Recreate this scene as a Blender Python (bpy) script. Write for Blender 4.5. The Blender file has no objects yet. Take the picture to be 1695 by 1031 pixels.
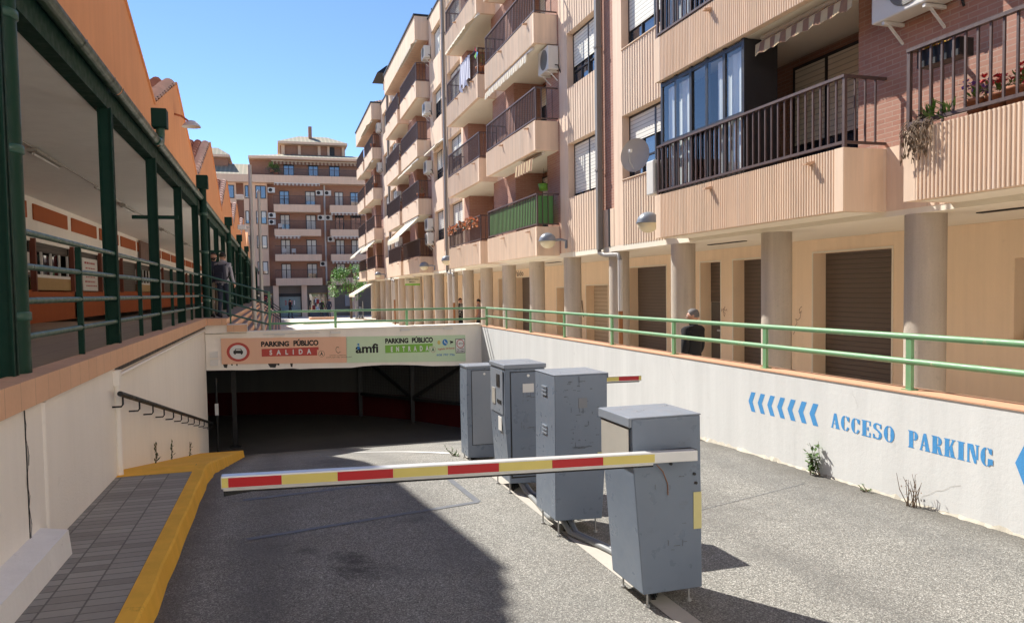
import bpy, bmesh, math, random
from math import sin, cos, pi, radians, atan, tan, atan2, sqrt
from mathutils import Vector, Matrix

random.seed(7)
S = bpy.context.scene
COL = S.collection

# ------------------------------------------------------------------ camera
f_px, W_px = 1280.0, 1695.0
yaw, pitch, roll = radians(16.910), atan(61 / 1280.0), 0.016
F = Vector((sin(yaw) * cos(pitch), cos(yaw) * cos(pitch), -sin(pitch)))
R = Vector((cos(yaw), -sin(yaw), 0)); U = R.cross(F)
R2 = cos(roll) * R - sin(roll) * U; U2 = sin(roll) * R + cos(roll) * U
cd = bpy.data.cameras.new("camera"); cam = bpy.data.objects.new("camera", cd); COL.objects.link(cam)
M = Matrix((R2, U2, -F)).transposed().to_4x4(); M.translation = Vector((0, 0, 2.1)); cam.matrix_world = M
cd.sensor_width = 36; cd.lens = f_px / W_px * 36; cd.shift_y = 25.5 / W_px
cd.clip_start = 0.05; cd.clip_end = 2000
S.camera = cam

# ------------------------------------------------------------------ light
sun_dir = Vector((1, -1.8, -2.15)).normalized()            # direction the light travels
sl = bpy.data.lights.new("sun", 'SUN'); so = bpy.data.objects.new("sun", sl); COL.objects.link(so)
sl.energy = 3.5; sl.angle = radians(0.53); sl.color = (1.0, 0.955, 0.875)
so.rotation_euler = sun_dir.to_track_quat('-Z', 'Y').to_euler(); so.location = (-20, 40, 40)
elev = math.asin(-sun_dir.z); az = atan2(-sun_dir.x, -sun_dir.y)   # azimuth from +Y towards +X
wd = bpy.data.worlds.new("World"); S.world = wd; wd.use_nodes = True
nt = wd.node_tree; nt.nodes.clear()
sky = nt.nodes.new('ShaderNodeTexSky'); sky.sky_type = 'NISHITA'; sky.sun_disc = False
sky.sun_elevation = elev; sky.sun_rotation = az; sky.altitude = 50; sky.air_density = 0.65; sky.dust_density = 0.0; sky.ozone_density = 5.0
bg = nt.nodes.new('ShaderNodeBackground'); bg.inputs[1].default_value = 0.089
wo = nt.nodes.new('ShaderNodeOutputWorld')
nt.links.new(sky.outputs[0], bg.inputs[0]); nt.links.new(bg.outputs[0], wo.inputs[0])
S.view_settings.view_transform = 'Standard'; S.view_settings.look = 'None'
S.view_settings.exposure = 1.36; S.view_settings.gamma = 1.0
S.cycles.use_denoising = True
S.cycles.max_bounces = 12; S.cycles.diffuse_bounces = 8

# ------------------------------------------------------------------ helpers
OFF = {}
def tag(o, label=None, cat=None, group=None, kind=None):
    if label: o['label'] = label
    if cat: o['category'] = cat
    if group: o['group'] = group
    if kind: o['kind'] = kind
    return o
def thing(name, loc, label, cat, group=None):
    o = bpy.data.objects.new(name, None); COL.objects.link(o); o.location = loc
    o.empty_display_size = 0.2
    OFF[o.name] = Vector(loc)
    return tag(o, label, cat, group)

class MB:
    """collects geometry in world coordinates; build() links it as ONE mesh object"""
    def __init__(s): s.v = []; s.f = []; s.m = []; s.cur = 0; s.sm = []; s.smooth = False
    def add(s, vs, fs):
        b = len(s.v); s.v += [tuple(p) for p in vs]
        for q in fs: s.f.append([b + i for i in q]); s.m.append(s.cur); s.sm.append(s.smooth)
        return s
    def box(s, x0, x1, y0, y1, z0, z1):
        return s.add([(x0,y0,z0),(x1,y0,z0),(x1,y1,z0),(x0,y1,z0),(x0,y0,z1),(x1,y0,z1),(x1,y1,z1),(x0,y1,z1)],
            [(3,2,1,0),(4,5,6,7),(0,1,5,4),(1,2,6,5),(2,3,7,6),(3,0,4,7)])
    def hexa(s, p):   # 8 points, bottom 4 ccw then top 4
        return s.add(p, [(3,2,1,0),(4,5,6,7),(0,1,5,4),(1,2,6,5),(2,3,7,6),(3,0,4,7)])
    def bar(s, a, b, w, h=None, up=(0,0,1)):
        a, b = Vector(a), Vector(b); d = (b - a).normalized(); h = h or w
        u = Vector(up)
        if abs(d.dot(u)) > .97: u = Vector((0,1,0))
        sd = d.cross(u).normalized() * w / 2; uu = sd.cross(d).normalized() * h / 2
        return s.hexa([a-sd-uu, a+sd-uu, b+sd-uu, b-sd-uu, a-sd+uu, a+sd+uu, b+sd+uu, b-sd+uu])
    def cyl(s, a, b, r, n=12, r2=None, cap=True):
        a, b = Vector(a), Vector(b); d = (b - a).normalized(); r2 = r if r2 is None else r2
        u = Vector((0,0,1)) if abs(d.z) < .9 else Vector((1,0,0))
        e1 = d.cross(u).normalized(); e2 = d.cross(e1)
        vs = []
        for k in range(n):
            t = 2*pi*k/n; q = e1*cos(t) + e2*sin(t); vs += [a + q*r, b + q*r2]
        o = s.smooth; s.smooth = True
        s.add(vs, [(2*k, 2*k+1, (2*k+3) % (2*n), (2*k+2) % (2*n)) for k in range(n)])
        s.smooth = o
        if cap:
            s.add(vs[0::2], [tuple(range(n))]); s.add(vs[1::2], [tuple(reversed(range(n)))])
        return s
    def tube(s, pts, r, n=8):
        pts = [Vector(p) for p in pts]; rings = []
        pr = None
        for i, p in enumerate(pts):
            d = (pts[min(i+1, len(pts)-1)] - pts[max(i-1, 0)]).normalized()
            if pr is None:
                u = Vector((0,0,1)) if abs(d.z) < .9 else Vector((1,0,0)); e1 = d.cross(u).normalized()
            else:
                e1 = (pr - d * pr.dot(d)).normalized()
            pr = e1; e2 = d.cross(e1)
            rr = r[i] if isinstance(r, (list, tuple)) else r
            rings.append([p + (e1*cos(2*pi*k/n) + e2*sin(2*pi*k/n))*rr for k in range(n)])
        vs = [q for rg in rings for q in rg]; fs = []
        for i in range(len(rings)-1):
            for k in range(n): fs.append((i*n+k, i*n+(k+1)%n, (i+1)*n+(k+1)%n, (i+1)*n+k))
        o = s.smooth; s.smooth = True; s.add(vs, fs); s.smooth = o
        s.add(rings[0], [tuple(reversed(range(n)))]); s.add(rings[-1], [tuple(range(n))])
        return s
    def prism(s, poly, d):     # poly: list of 3-D points, d: extrusion vector
        n = len(poly); d = Vector(d); p = [Vector(q) for q in poly]
        vs = p + [q + d for q in p]
        return s.add(vs, [tuple(range(n)), tuple(reversed(range(n, 2*n)))] + [(k, k+n, (k+1) % n + n, (k+1) % n) for k in range(n)])
    def lathe(s, c, prof, n=16, axis='z'):   # prof: (r, h)
        vs = []; c = Vector(c)
        for r, h in prof:
            for k in range(n):
                t = 2*pi*k/n
                vs.append(c + (Vector((r*cos(t), r*sin(t), h)) if axis == 'z' else Vector((h, r*cos(t), r*sin(t))) if axis == 'x' else Vector((r*cos(t), h, r*sin(t)))))
        fs = []
        for i in range(len(prof)-1):
            for k in range(n): fs.append((i*n+k, i*n+(k+1)%n, (i+1)*n+(k+1)%n, (i+1)*n+k))
        o = s.smooth; s.smooth = True; s.add(vs, fs); s.smooth = o
        return s
    def leaf(s, p, d, w, l, up=(0,0,1)):
        p, d = Vector(p), Vector(d).normalized(); sd = d.cross(Vector(up))
        sd = sd.normalized() if sd.length > .01 else Vector((1,0,0))
        return s.add([p, p + d*l*.5 + sd*w*.5, p + d*l, p + d*l*.5 - sd*w*.5], [(0,1,2,3)])
    def build(s, name, mats, parent=None, label=None):
        me = bpy.data.meshes.new(name)
        off = OFF.get(parent.name, Vector((0,0,0))) if parent else Vector((0,0,0))
        me.from_pydata([(x-off.x, y-off.y, z-off.z) for x, y, z in s.v], [], s.f)
        if not isinstance(mats, (list, tuple)): mats = [mats]
        for m in mats: me.materials.append(m)
        if len(mats) > 1: me.polygons.foreach_set('material_index', s.m)
        if any(s.sm): me.polygons.foreach_set('use_smooth', s.sm)
        bm = bmesh.new(); bm.from_mesh(me); bmesh.ops.recalc_face_normals(bm, faces=bm.faces); bm.to_mesh(me); bm.free()
        o = bpy.data.objects.new(name, me); COL.objects.link(o)
        if parent: o.parent = parent
        OFF[o.name] = off
        if label: o['label'] = label
        return o
    def top(s, name, mats, label, cat, group=None):
        return tag(s.build(name, mats), label, cat, group)
    def struct(s, name, mats, kind='structure'):
        return tag(s.build(name, mats), kind=kind)
def bx(*a): return MB().box(*a)

def fluted(mb, x, y0, y1, z0, z1, pitch, depth, back):
    """ribbed sheet facing -X between y0 and y1; ribs stand out to x, grooves at x+depth"""
    n = max(1, round((y1-y0)/pitch)); p = (y1-y0)/n; pr = []
    for i in range(n):
        a = y0 + i*p
        pr += [(x+depth, a), (x+depth, a+p*.38), (x, a+p*.5), (x, a+p*.88)]
    pr.append((x+depth, y1))
    vs = []
    for (xx, yy) in pr: vs += [(xx, yy, z0), (xx, yy, z1)]
    mb.add(vs, [(2*i, 2*i+1, 2*i+3, 2*i+2) for i in range(len(pr)-1)])
    top = [(xx, yy, z1) for xx, yy in pr]
    vs2 = top + [(back, yy, z1) for xx, yy in pr]; n2 = len(pr)
    mb.add(vs2, [(i, i+1, n2+i+1, n2+i) for i in range(n2-1)])
    bot = [(xx, yy, z0) for xx, yy in pr]
    mb.add(bot + [(back, yy, z0) for xx, yy in pr], [(i, n2+i, n2+i+1, i+1) for i in range(n2-1)])

# ------------------------------------------------------------------ materials
class NM:
    def __init__(s, name):
        s.m = bpy.data.materials.new(name); s.m.use_nodes = True; s.t = s.m.node_tree
        s.b = s.t.nodes['Principled BSDF']; s.pos = None
    def n(s, typ, **kw):
        x = s.t.nodes.new(typ)
        for k, v in kw.items(): setattr(x, k, v)
        return x
    def l(s, a, b): s.t.links.new(a, b)
    def P(s):
        if s.pos is None: s.pos = s.n('ShaderNodeNewGeometry').outputs['Position']
        return s.pos
    def map(s, scale=(1,1,1), loc=(0,0,0)):
        mp = s.n('ShaderNodeMapping'); mp.inputs['Scale'].default_value = scale; mp.inputs['Location'].default_value = loc
        s.l(s.P(), mp.inputs['Vector']); return mp.outputs[0]
    def noise(s, scale, detail=4, rough=.55, vec=None, dist=0):
        x = s.n('ShaderNodeTexNoise'); x.inputs['Scale'].default_value = scale; x.inputs['Detail'].default_value = detail
        x.inputs['Roughness'].default_value = rough; x.inputs['Distortion'].default_value = dist
        s.l(vec or s.P(), x.inputs['Vector']); return x.outputs['Fac']
    def ramp(s, fac, stops):
        r = s.n('ShaderNodeValToRGB'); e = r.color_ramp.elements
        while len(e) < len(stops): e.new(.5)
        for k, (p, c) in enumerate(stops):
            e[k].position = p; e[k].color = (c[0], c[1], c[2], 1) if isinstance(c, (tuple, list)) else (c, c, c, 1)
        s.l(fac, r.inputs[0]); return r.outputs[0]
    def mix(s, fac, a, b, mode='MIX'):
        x = s.n('ShaderNodeMix', data_type='RGBA', blend_type=mode)
        if isinstance(fac, (int, float)): x.inputs[0].default_value = fac
        else: s.l(fac, x.inputs[0])
        for i, c in ((6, a), (7, b)):
            if isinstance(c, (tuple, list)): x.inputs[i].default_value = (c[0], c[1], c[2], 1)
            else: s.l(c, x.inputs[i])
        return x.outputs[2]
    def math(s, op, a, b=0.0):
        x = s.n('ShaderNodeMath', operation=op)
        for i, c in ((0, a), (1, b)):
            if isinstance(c, (int, float)): x.inputs[i].default_value = c
            else: s.l(c, x.inputs[i])
        return x.outputs[0]
    def xyz(s):
        x = s.n('ShaderNodeSeparateXYZ'); s.l(s.P(), x.inputs[0]); return x.outputs
    def comb(s, x, y, z=0.0):
        c = s.n('ShaderNodeCombineXYZ')
        for i, v in enumerate((x, y, z)):
            if isinstance(v, (int, float)): c.inputs[i].default_value = v
            else: s.l(v, c.inputs[i])
        return c.outputs[0]
    def bump(s, h, strength, dist=.01):
        b = s.n('ShaderNodeBump'); b.inputs['Strength'].default_value = strength; b.inputs['Distance'].default_value = dist
        s.l(h, b.inputs['Height']); s.l(b.outputs[0], s.b.inputs['Normal'])
    def fin(s, col, rough=.8, metal=0, spec=.4):
        if isinstance(col, (tuple, list)): s.b.inputs['Base Color'].default_value = (col[0], col[1], col[2], 1)
        else: s.l(col, s.b.inputs['Base Color'])
        if isinstance(rough, (int, float)): s.b.inputs['Roughness'].default_value = rough
        else: s.l(rough, s.b.inputs['Roughness'])
        s.b.inputs['Metallic'].default_value = metal; s.b.inputs['Specular IOR Level'].default_value = spec
        return s.m
def sc(c, k): return tuple(min(1, x*k) for x in c)
def lin(r, g, b):
    return tuple(((x/255/12.92) if x/255 <= .04045 else ((x/255+.055)/1.055)**2.4) for x in (r, g, b))

def stucco(name, c, var=.12, streak=.15, bs=60, bstr=.25, spots=0.0, bd=.006, panels=False):
    k = NM(name)
    big = k.noise(.8, 5, .6); col = k.mix(big, sc(c, 1-var), sc(c, 1+var))
    vec = k.map((3.0, 3.0, .18)); st = k.ramp(k.noise(1.6, 6, .65, vec), [(.38, 1), (.62, 0)])
    patch = k.ramp(k.noise(.55, 7, .68, None, .6), [(.50, 0), (.56, 1)]); col = k.mix(k.math('MULTIPLY', patch, streak*.5), col, sc(c, .72))
    col = k.mix(k.math('MULTIPLY', st, streak), col, sc(c, .45))
    if panels:
        o = k.xyz(); wn = k.n('ShaderNodeTexWhiteNoise', noise_dimensions='2D')
        k.l(k.comb(k.math('FLOOR', k.math('DIVIDE', o[1], 1.21)), k.math('FLOOR', k.math('DIVIDE', o[2], 1.39))), wn.inputs['Vector'])
        col = k.mix(k.math('MULTIPLY', wn.outputs['Value'], .5), col, sc((c[0]*.97, c[1]*.92, c[2]*.90), .93))
        vec2 = k.map((5.0, 5.0, .12), (3, 7, 1)); s2 = k.ramp(k.noise(1.3, 6, .7, vec2), [(.56, 0), (.70, 1)])
        col = k.mix(k.math('MULTIPLY', s2, .42), col, (.66, .60, .55))
        jt = k.ramp(k.math('FRACT', k.math('DIVIDE', o[1], 1.21)), [(0, 1), (.010, 1), (.014, 0), (1, 0)]); col = k.mix(k.math('MULTIPLY', jt, .35), col, sc(c, .4))
    if spots:
        sp = k.ramp(k.noise(5.5, 7, .7), [(.62, 0), (.70, 1)]); col = k.mix(k.math('MULTIPLY', sp, spots), col, sc(c, .5))
    col = k.mix(k.math('MULTIPLY', k.noise(40, 3), .12), col, sc(c, .75))
    if bs > 100:
        pit = k.ramp(k.noise(55, 5, .75), [(.30, 1), (.42, 0)]); col = k.mix(k.math('MULTIPLY', pit, .55), col, sc(c, .42))
        lt = k.ramp(k.noise(48, 5, .75), [(.60, 0), (.70, 1)]); col = k.mix(k.math('MULTIPLY', lt, .4), col, sc(c, 1.35))
    k.bump(k.noise(bs, 4, .7), bstr, bd)
    return k.fin(col, .9, 0, .2)
def metal(name, c, rough=.45, wear=.0, wc=(.3,.3,.3), var=.12, met=0, spec=.5):
    k = NM(name); col = k.mix(k.noise(3, 5, .6), sc(c, 1-var), sc(c, 1+var))
    col = k.mix(k.math('MULTIPLY', k.noise(25, 4), .2), col, sc(c, .75))
    if wear:
        w = k.ramp(k.noise(9, 8, .72), [(.60, 0), (.66, 1)]); col = k.mix(k.math('MULTIPLY', w, wear), col, wc)
    r = k.ramp(k.noise(12, 4), [(.3, rough-.1), (.7, rough+.15)])
    return k.fin(col, r, met, spec)
def plain(name, c, rough=.7, var=.1, spec=.4, met=0):
    k = NM(name); col = k.mix(k.noise(6, 4), sc(c, 1-var), sc(c, 1+var)); return k.fin(col, rough, met, spec)
def bricks(name, c1, c2, mortar, bw=.24, bh=.062, msz=.012, flat=False, rough=.85, bstr=.4, offs=.5):
    k = NM(name); o = k.xyz()
    vec = k.comb(o[0], o[1]) if flat else k.comb(k.math('ADD', o[0], o[1]), o[2])
    b = k.n('ShaderNodeTexBrick'); b.offset = offs
    b.inputs['Color1'].default_value = (*c1, 1); b.inputs['Color2'].default_value = (*c2, 1); b.inputs['Mortar'].default_value = (*mortar, 1)
    b.inputs['Scale'].default_value = 1; b.inputs['Mortar Size'].default_value = msz/2; b.inputs['Brick Width'].default_value = bw; b.inputs['Row Height'].default_value = bh
    k.l(vec, b.inputs['Vector'])
    col = k.mix(k.math('MULTIPLY', k.noise(2.2, 5), .45), b.outputs['Color'], sc(c1, .62))
    col = k.mix(k.math('MULTIPLY', k.noise(35, 3), .25), col, sc(c2, 1.3))
    k.bump(k.math('SUBTRACT', 1.0, b.outputs['Fac']), bstr, .006)
    return k.fin(col, rough, 0, .25)
def slats(name, c, period, axis=2, depth=.35, rough=.55, dark=.45):
    k = NM(name); o = k.xyz()
    fr = k.math('FRACT', k.math('DIVIDE', o[axis], period))
    g = k.ramp(fr, [(0, 0), (.12, 1), (.85, 1), (1, 0)])
    col = k.mix(g, sc(c, dark), c); col = k.mix(k.math('MULTIPLY', k.noise(4, 5), .3), col, sc(c, .72))
    k.bump(g, depth, .01); return k.fin(col, rough, 0, .35)
def stripes(name, c1, c2, period, axis=1, rough=.85):
    k = NM(name); o = k.xyz(); fr = k.math('FRACT', k.math('DIVIDE', o[axis], period))
    col = k.mix(k.ramp(fr, [(.48, 0), (.52, 1)]), c1, c2); col = k.mix(k.math('MULTIPLY', k.noise(5, 4), .3), col, sc(c1, .6))
    return k.fin(col, rough, 0, .1)
def glass(name, c=(.02,.03,.045), rough=.03):
    k = NM(name); m = k.fin(c, rough, 0, 1.0); k.b.inputs['IOR'].default_value = 1.9; return m

PEACH = (.78, .605, .455)
m_render = stucco('salmon_render', PEACH, .07, .38, 90, .2, .0, .006, True)
m_renderM = stucco('salmon_render_side', (.81, .62, .47), .06, .24, 90, .2, .0, .006, True)
m_brick = bricks('red_brown_brick', (.36, .175, .125), (.42, .225, .165), (.44, .34, .27))
m_soffit = stucco('cream_soffit', (.78, .72, .60), .05, .05, 50, .1)
m_arcade = stucco('tan_arcade_render', (.87, .69, .50), .07, .12, 70, .15, .16)
m_column = stucco('rough_concrete', (.56, .49, .41), .14, .35, 130, .9, .4, .012)
m_white = stucco('white_stucco', (.665, .67, .655), .05, .16, 30, .18, .18, .010)
m_cream = stucco('cream_stucco', (.93, .88, .80), .06, .07, 45, .4, .12, .01)
m_orange = stucco('orange_render', (.80, .38, .18), .06, .12, 80, .2)
m_orangeD = stucco('burnt_orange_panel', (.42, .125, .05), .07, .10, 80, .2)
m_ceil = stucco('white_ceiling', (.86, .84, .79), .05, .08, 40, .1)
m_coping = bricks('terracotta_tile', (.72, .43, .27), (.76, .47, .30), (.42, .26, .18), .28, .6, .008, False, .7, .3, 0.0)
m_copeflat = bricks('coping_tile', (.56, .31, .19), (.60, .34, .21), (.36, .22, .15), .28, .6, .008, True, .7, .3, 0.0)
m_gdark = metal('dark_green_paint', (.007, .038, .026), .6, .15, (.02,.05,.035), spec=.18)
m_gmid = metal('green_pipe_paint', (.035, .10, .07), .36, .3, (.10,.14,.10))
m_glight = metal('light_green_paint', (.15, .31, .155), .45, .7, (.36,.33,.20))
m_grey = metal('grey_blue_metal_paint', (.155, .19, .245), .33, .25, (.10,.115,.14))
m_greyL = metal('grey_metal_paint', (.215, .245, .29), .36, .2, (.13,.145,.17))
m_dark = metal('black_metal', (.012, .012, .013), .5)
m_brown = metal('brown_rail_paint', (.082, .050, .045), .5)
m_pipe = metal('grey_downpipe', (.20, .185, .17), .45)
m_wpipe = metal('white_downpipe', (.55, .53, .5), .5)
m_rust = metal('rusty_pipe', (.28, .12, .045), .8)
m_steel = metal('galvanised_steel', (.42, .42, .41), .45, .2, (.3,.28,.26), .1, .4)
m_shut = slats('cream_shutter_slats', (.70, .65, .54), .085, 2, .4, .55, .4)
m_shutW = slats('white_shutter_slats', (.76, .74, .66), .085, 2, .4, .55, .35)
m_shutB = slats('brown_roller_slats', (.125, .095, .075), .085, 2, .5, .5)
m_shutT = slats('tan_roller_slats', (.50, .40, .29), .12, 2, .5, .6)
m_shutD = slats('dark_kiosk_slats', (.075, .062, .05), .08, 2, .5, .6)
m_frame = metal('dark_aluminium', (.025, .024, .026), .4)
m_wood = metal('brown_door_frame', (.07, .04, .03), .55)
m_glass = glass('dark_reflective_glass')
m_curt = stripes('pale_curtain', (.62,.66,.66), (.45,.49,.50), .14)
m_ac = metal('white_air_conditioner', (.66, .64, .59), .5, .1, (.4,.37,.33))
m_acg = slats('air_conditioner_grille', (.20, .19, .17), .02, 2, .4)
m_aw1 = stripes('striped_awning_cream_brown', (.55,.43,.26), (.24,.13,.09), .24)
m_aw2 = stripes('striped_awning_white', (.68,.64,.54), (.42,.33,.24), .2)
m_awX = stripes('striped_awning_far', (.58,.47,.36), (.25,.12,.08), .4, 0)
m_awC = plain('cream_awning_canvas', (.68, .62, .48), .9)
m_red = plain('red_paint', (.36, .022, .02), .5)
m_redR = plain('red_reflector', (.43, .018, .022), .3)
m_yelR = plain('yellow_reflector', (.62, .52, .15), .35)
m_whitep = plain('white_paint', (.74, .73, .70), .5)
m_alu = plain('aluminium_boom', (.66, .66, .65), .35, .05, .5, .3)
m_yellow = stucco('yellow_kerb_paint', (.88, .48, .065), .12, .22, 60, .4, .55)
m_terra = plain('terracotta_pot', (.36, .14, .07), .8)
m_leaf = plain('leaf_green', (.085, .16, .035), .6, .45)
m_leafD = plain('leaf_dark', (.03, .06, .02), .6, .4)
m_dry = plain('dry_stem', (.16, .11, .07), .8, .3)
m_flow = plain('red_flower', (.55, .03, .04), .6)
m_flowV = plain('violet_flower', (.25, .10, .42), .6)
m_flowO = plain('orange_flower', (.62, .25, .12), .6)
m_black = plain('black_rubber', (.012, .012, .012), .6)
m_black2 = plain('black_letter', (.012, .012, .013), .6)
m_blue = stucco('blue_wall_paint', (.075, .295, .61), .10, .15, 38, .2, .35, .012)
m_soil = plain('soil', (.06,.04,.03), .9)
m_trunk = stucco('tree_bark', (.16, .12, .09), .15, .3, 40, .8)
m_spout = plain('spout_clay', (.50, .32, .21), .8)

def asphalt():
    k = NM('worn_asphalt'); 
    v = k.n('ShaderNodeTexVoronoi'); v.inputs['Scale'].default_value = 150; k.l(k.P(), v.inputs['Vector'])
    ag = k.ramp(v.outputs['Color'], [(.0, (.03,.029,.026)), (.3, (.14,.136,.121)), (.65, (.30,.288,.256)), (1, (.72,.70,.635))])
    fine = k.noise(240, 4, .8); col = k.mix(k.math('MULTIPLY', fine, .45), ag, (.22,.21,.186))
    big = k.ramp(k.noise(.9, 6, .62), [(.35, 0), (.7, 1)]); col = k.mix(k.math('MULTIPLY', big, .45), col, (.14,.135,.125))
    o = k.xyz()
    # oil stains, wheel-track wear
    def blob(x, y, rx, ry, st, nz=.9):
        nonlocal col
        dx = k.math('DIVIDE', k.math('SUBTRACT', o[0], x), rx); dy = k.math('DIVIDE', k.math('SUBTRACT', o[1], y), ry)
        d = k.math('SQRT', k.math('ADD', k.math('MULTIPLY', dx, dx), k.math('MULTIPLY', dy, dy)))
        d = k.math('ADD', d, k.math('MULTIPLY', k.math('SUBTRACT', k.noise(7, 6, .7), .5), nz*2.4))
        mk = k.ramp(d, [(.2, 1), (1.0, 0)]); col = k.mix(k.math('MULTIPLY', mk, st), col, (.035,.032,.03))
    blob(.42, 5.0, .16, .28, .75); blob(.5, 4.75, .22, .2, .4); blob(.15, 5.35, .1, .12, .5); blob(.3, 3.9, .3, .9, .22)
    blob(.95, 5.8, .16, .12, .4); blob(.6, 9.5, .4, 1.6, .5); blob(3.3, 6.2, .5, 1.6, .22); blob(-.2, 4.6, .35, 1.8, .2)
    # dirt gathered along both edges, darker wheel paths
    def edge(x0, x1, st):
        nonlocal col
        e = k.ramp(k.math('DIVIDE', k.math('SUBTRACT', k.math('ADD', o[0], k.math('MULTIPLY', k.math('SUBTRACT', k.noise(3, 6, .7), .5), .5)), x0), x1-x0), [(0, 1), (1, 0)]); col = k.mix(k.math('MULTIPLY', e, st), col, (.095,.085,.07))
    edge(4.75, 4.25, .75); edge(-.66, -.45, .7)
    for xc in (-.1, 1.15, 3.0, 4.2):
        w = k.math('SUBTRACT', 1.0, k.math('DIVIDE', k.math('ABSOLUTE', k.math('SUBTRACT', o[0], xc)), .28)); w = k.math('MULTIPLY', k.math('MAXIMUM', w, 0.0), k.noise(1.1, 4)); col = k.mix(k.math('MULTIPLY', w, .75), col, (.10,.096,.09))
    # faint light crescents of old sealing
    cr = k.ramp(k.noise(1.3, 8, .75, None, 1.2), [(.49, 0), (.5, 1), (.51, 0)]); col = k.mix(k.math('MULTIPLY', cr, .35), col, (.07,.065,.06))
    k.bump(k.math('ADD', v.outputs['Distance'], k.math('MULTIPLY', fine, .6)), .55, .008)
    return k.fin(col, k.ramp(k.noise(3, 4), [(.3, .72), (.7, .9)]), 0, .35)
m_asph = asphalt()
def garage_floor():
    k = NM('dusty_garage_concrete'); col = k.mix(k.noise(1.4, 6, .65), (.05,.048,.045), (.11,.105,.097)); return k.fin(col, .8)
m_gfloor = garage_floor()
def paving():
    k = NM('plaza_paving'); o = k.xyz(); b = k.n('ShaderNodeTexBrick'); b.offset = 0
    b.inputs['Color1'].default_value = (.76,.70,.60,1); b.inputs['Color2'].default_value = (.71,.65,.55,1); b.inputs['Mortar'].default_value = (.40,.36,.31,1)
    b.inputs['Scale'].default_value = 1; b.inputs['Mortar Size'].default_value = .006; b.inputs['Brick Width'].default_value = .4; b.inputs['Row Height'].default_value = .4
    k.l(k.comb(o[0], o[1]), b.inputs['Vector'])
    # pinkish bands across the right half of the plaza
    band = k.ramp(k.math('FRACT', k.math('DIVIDE', o[1], 5.2)), [(.0, 1), (.22, 1), (.24, 0), (1, 0)])
    side = k.ramp(k.math('DIVIDE', k.math('SUBTRACT', o[0], 4.0), 1.0), [(.45, 0), (.55, 1)])
    col = k.mix(k.math('MULTIPLY', k.math('MULTIPLY', band, side), .75), b.outputs['Color'], (.46,.29,.22))
    col = k.mix(k.math('MULTIPLY', k.noise(.6, 6), .35), col, (.36,.33,.29))
    k.bump(b.outputs['Fac'], -.2, .004)
    return k.fin(col, .75, 0, .3)
m_pave = paving()
m_arcpave = bricks('arcade_floor_tile', (.60,.52,.44), (.65,.56,.47), (.42,.36,.30), .3, .3, .008, True, .6, .15, 0)
m_walk = bricks('walkway_tile', (.32,.27,.23), (.36,.305,.26), (.08,.065,.055), .33, .33, .008, True, .5, .2, 0)
m_step = bricks('grey_step_tile', (.20,.175,.155), (.235,.205,.185), (.12,.1,.09), .33, .33, .01, True, .7, .2, 0)
m_side = bricks('grey_pavement_tile', (.23,.21,.18), (.40,.37,.32), (.10,.09,.08), .20, .10, .011, True, .75, .7, 0)
def rooftile():
    k = NM('clay_roof_tile'); o = k.xyz()
    w = k.math('SINE', k.math('MULTIPLY', o[0], 2*pi/.22)); r = k.math('FRACT', k.math('DIVIDE', o[2], .2))
    col = k.mix(k.noise(7, 5), (.30,.13,.085), (.46,.24,.16)); col = k.mix(k.ramp(w, [(.0, 1), (.6, 0)]), col, (.12,.06,.04))
    col = k.mix(k.ramp(r, [(0, 1), (.18, 0)]), col, (.10,.05,.04)); k.bump(w, .8, .04); return k.fin(col, .85)
m_tile = rooftile()
m_verge = stucco('verge_tile_clay', (.70, .50, .41), .3, .2, 40, .4)
def farroof():
    k = NM('weathered_far_roof'); o = k.xyz(); w = k.math('SINE', k.math('MULTIPLY', o[0], 2*pi/.45))
    col = k.mix(k.noise(.7, 5), (.34,.31,.21), (.42,.33,.24)); col = k.mix(k.ramp(w, [(.0, .45), (.7, 0)]), col, (.16,.17,.12)); return k.fin(col, .85)
m_froof = farroof()
m_fbrick = bricks('far_brick', (.32,.16,.105), (.37,.195,.13), (.36,.24,.17), .24, .065, .012)
m_frender = stucco('far_salmon_render', (.74, .52, .37), .06, .12, 60, .1)
m_skin = plain('skin', (.50, .27, .18), .55, .08)
m_hairG = plain('grey_hair', (.13,.12,.115), .7, .3)
m_hairD = plain('dark_hair', (.015,.012,.01), .6, .3)
m_mesh = plain('grille_wire', (.05,.05,.05), .6)
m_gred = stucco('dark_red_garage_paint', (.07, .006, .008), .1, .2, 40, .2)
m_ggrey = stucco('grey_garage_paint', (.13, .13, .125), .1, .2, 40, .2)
m_dish = plain('satellite_dish_grey', (.43,.39,.34), .5)
m_lampglass = plain('lamp_diffuser', (.66,.60,.42), .3)
m_lampcap = metal('lamp_cap_grey', (.20,.225,.26), .35)
def clear_glass():
    k = NM('clear_reflective_glass'); gl = k.n('ShaderNodeBsdfGlossy'); gl.inputs['Roughness'].default_value = .01; tr = k.n('ShaderNodeBsdfTransparent'); tr.inputs['Color'].default_value = (.95,.97,.97,1)
    mx = k.n('ShaderNodeMixShader'); fr = k.n('ShaderNodeLayerWeight'); fr.inputs['Blend'].default_value = .5
    k.l(k.math('ADD', .07, k.math('MULTIPLY', k.math('POWER', fr.outputs['Facing'], 2.5), .6)), mx.inputs[0]); k.l(tr.outputs[0], mx.inputs[1]); k.l(gl.outputs[0], mx.inputs[2])
    k.l(mx.outputs[0], k.t.nodes['Material Output'].inputs['Surface']); return k.m
m_panec = clear_glass()

# ------------------------------------------------------------------ ground, ramp, pavements
def gz(y):
    z = .452 - .0166*min(y, 8.1)
    if y > 8.1: z -= .178*(min(y, 17.6) - 8.1)
    return z
HX0, HX1, HY0, HY1 = -1.47, 4.98, -9.0, 18.3
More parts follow.
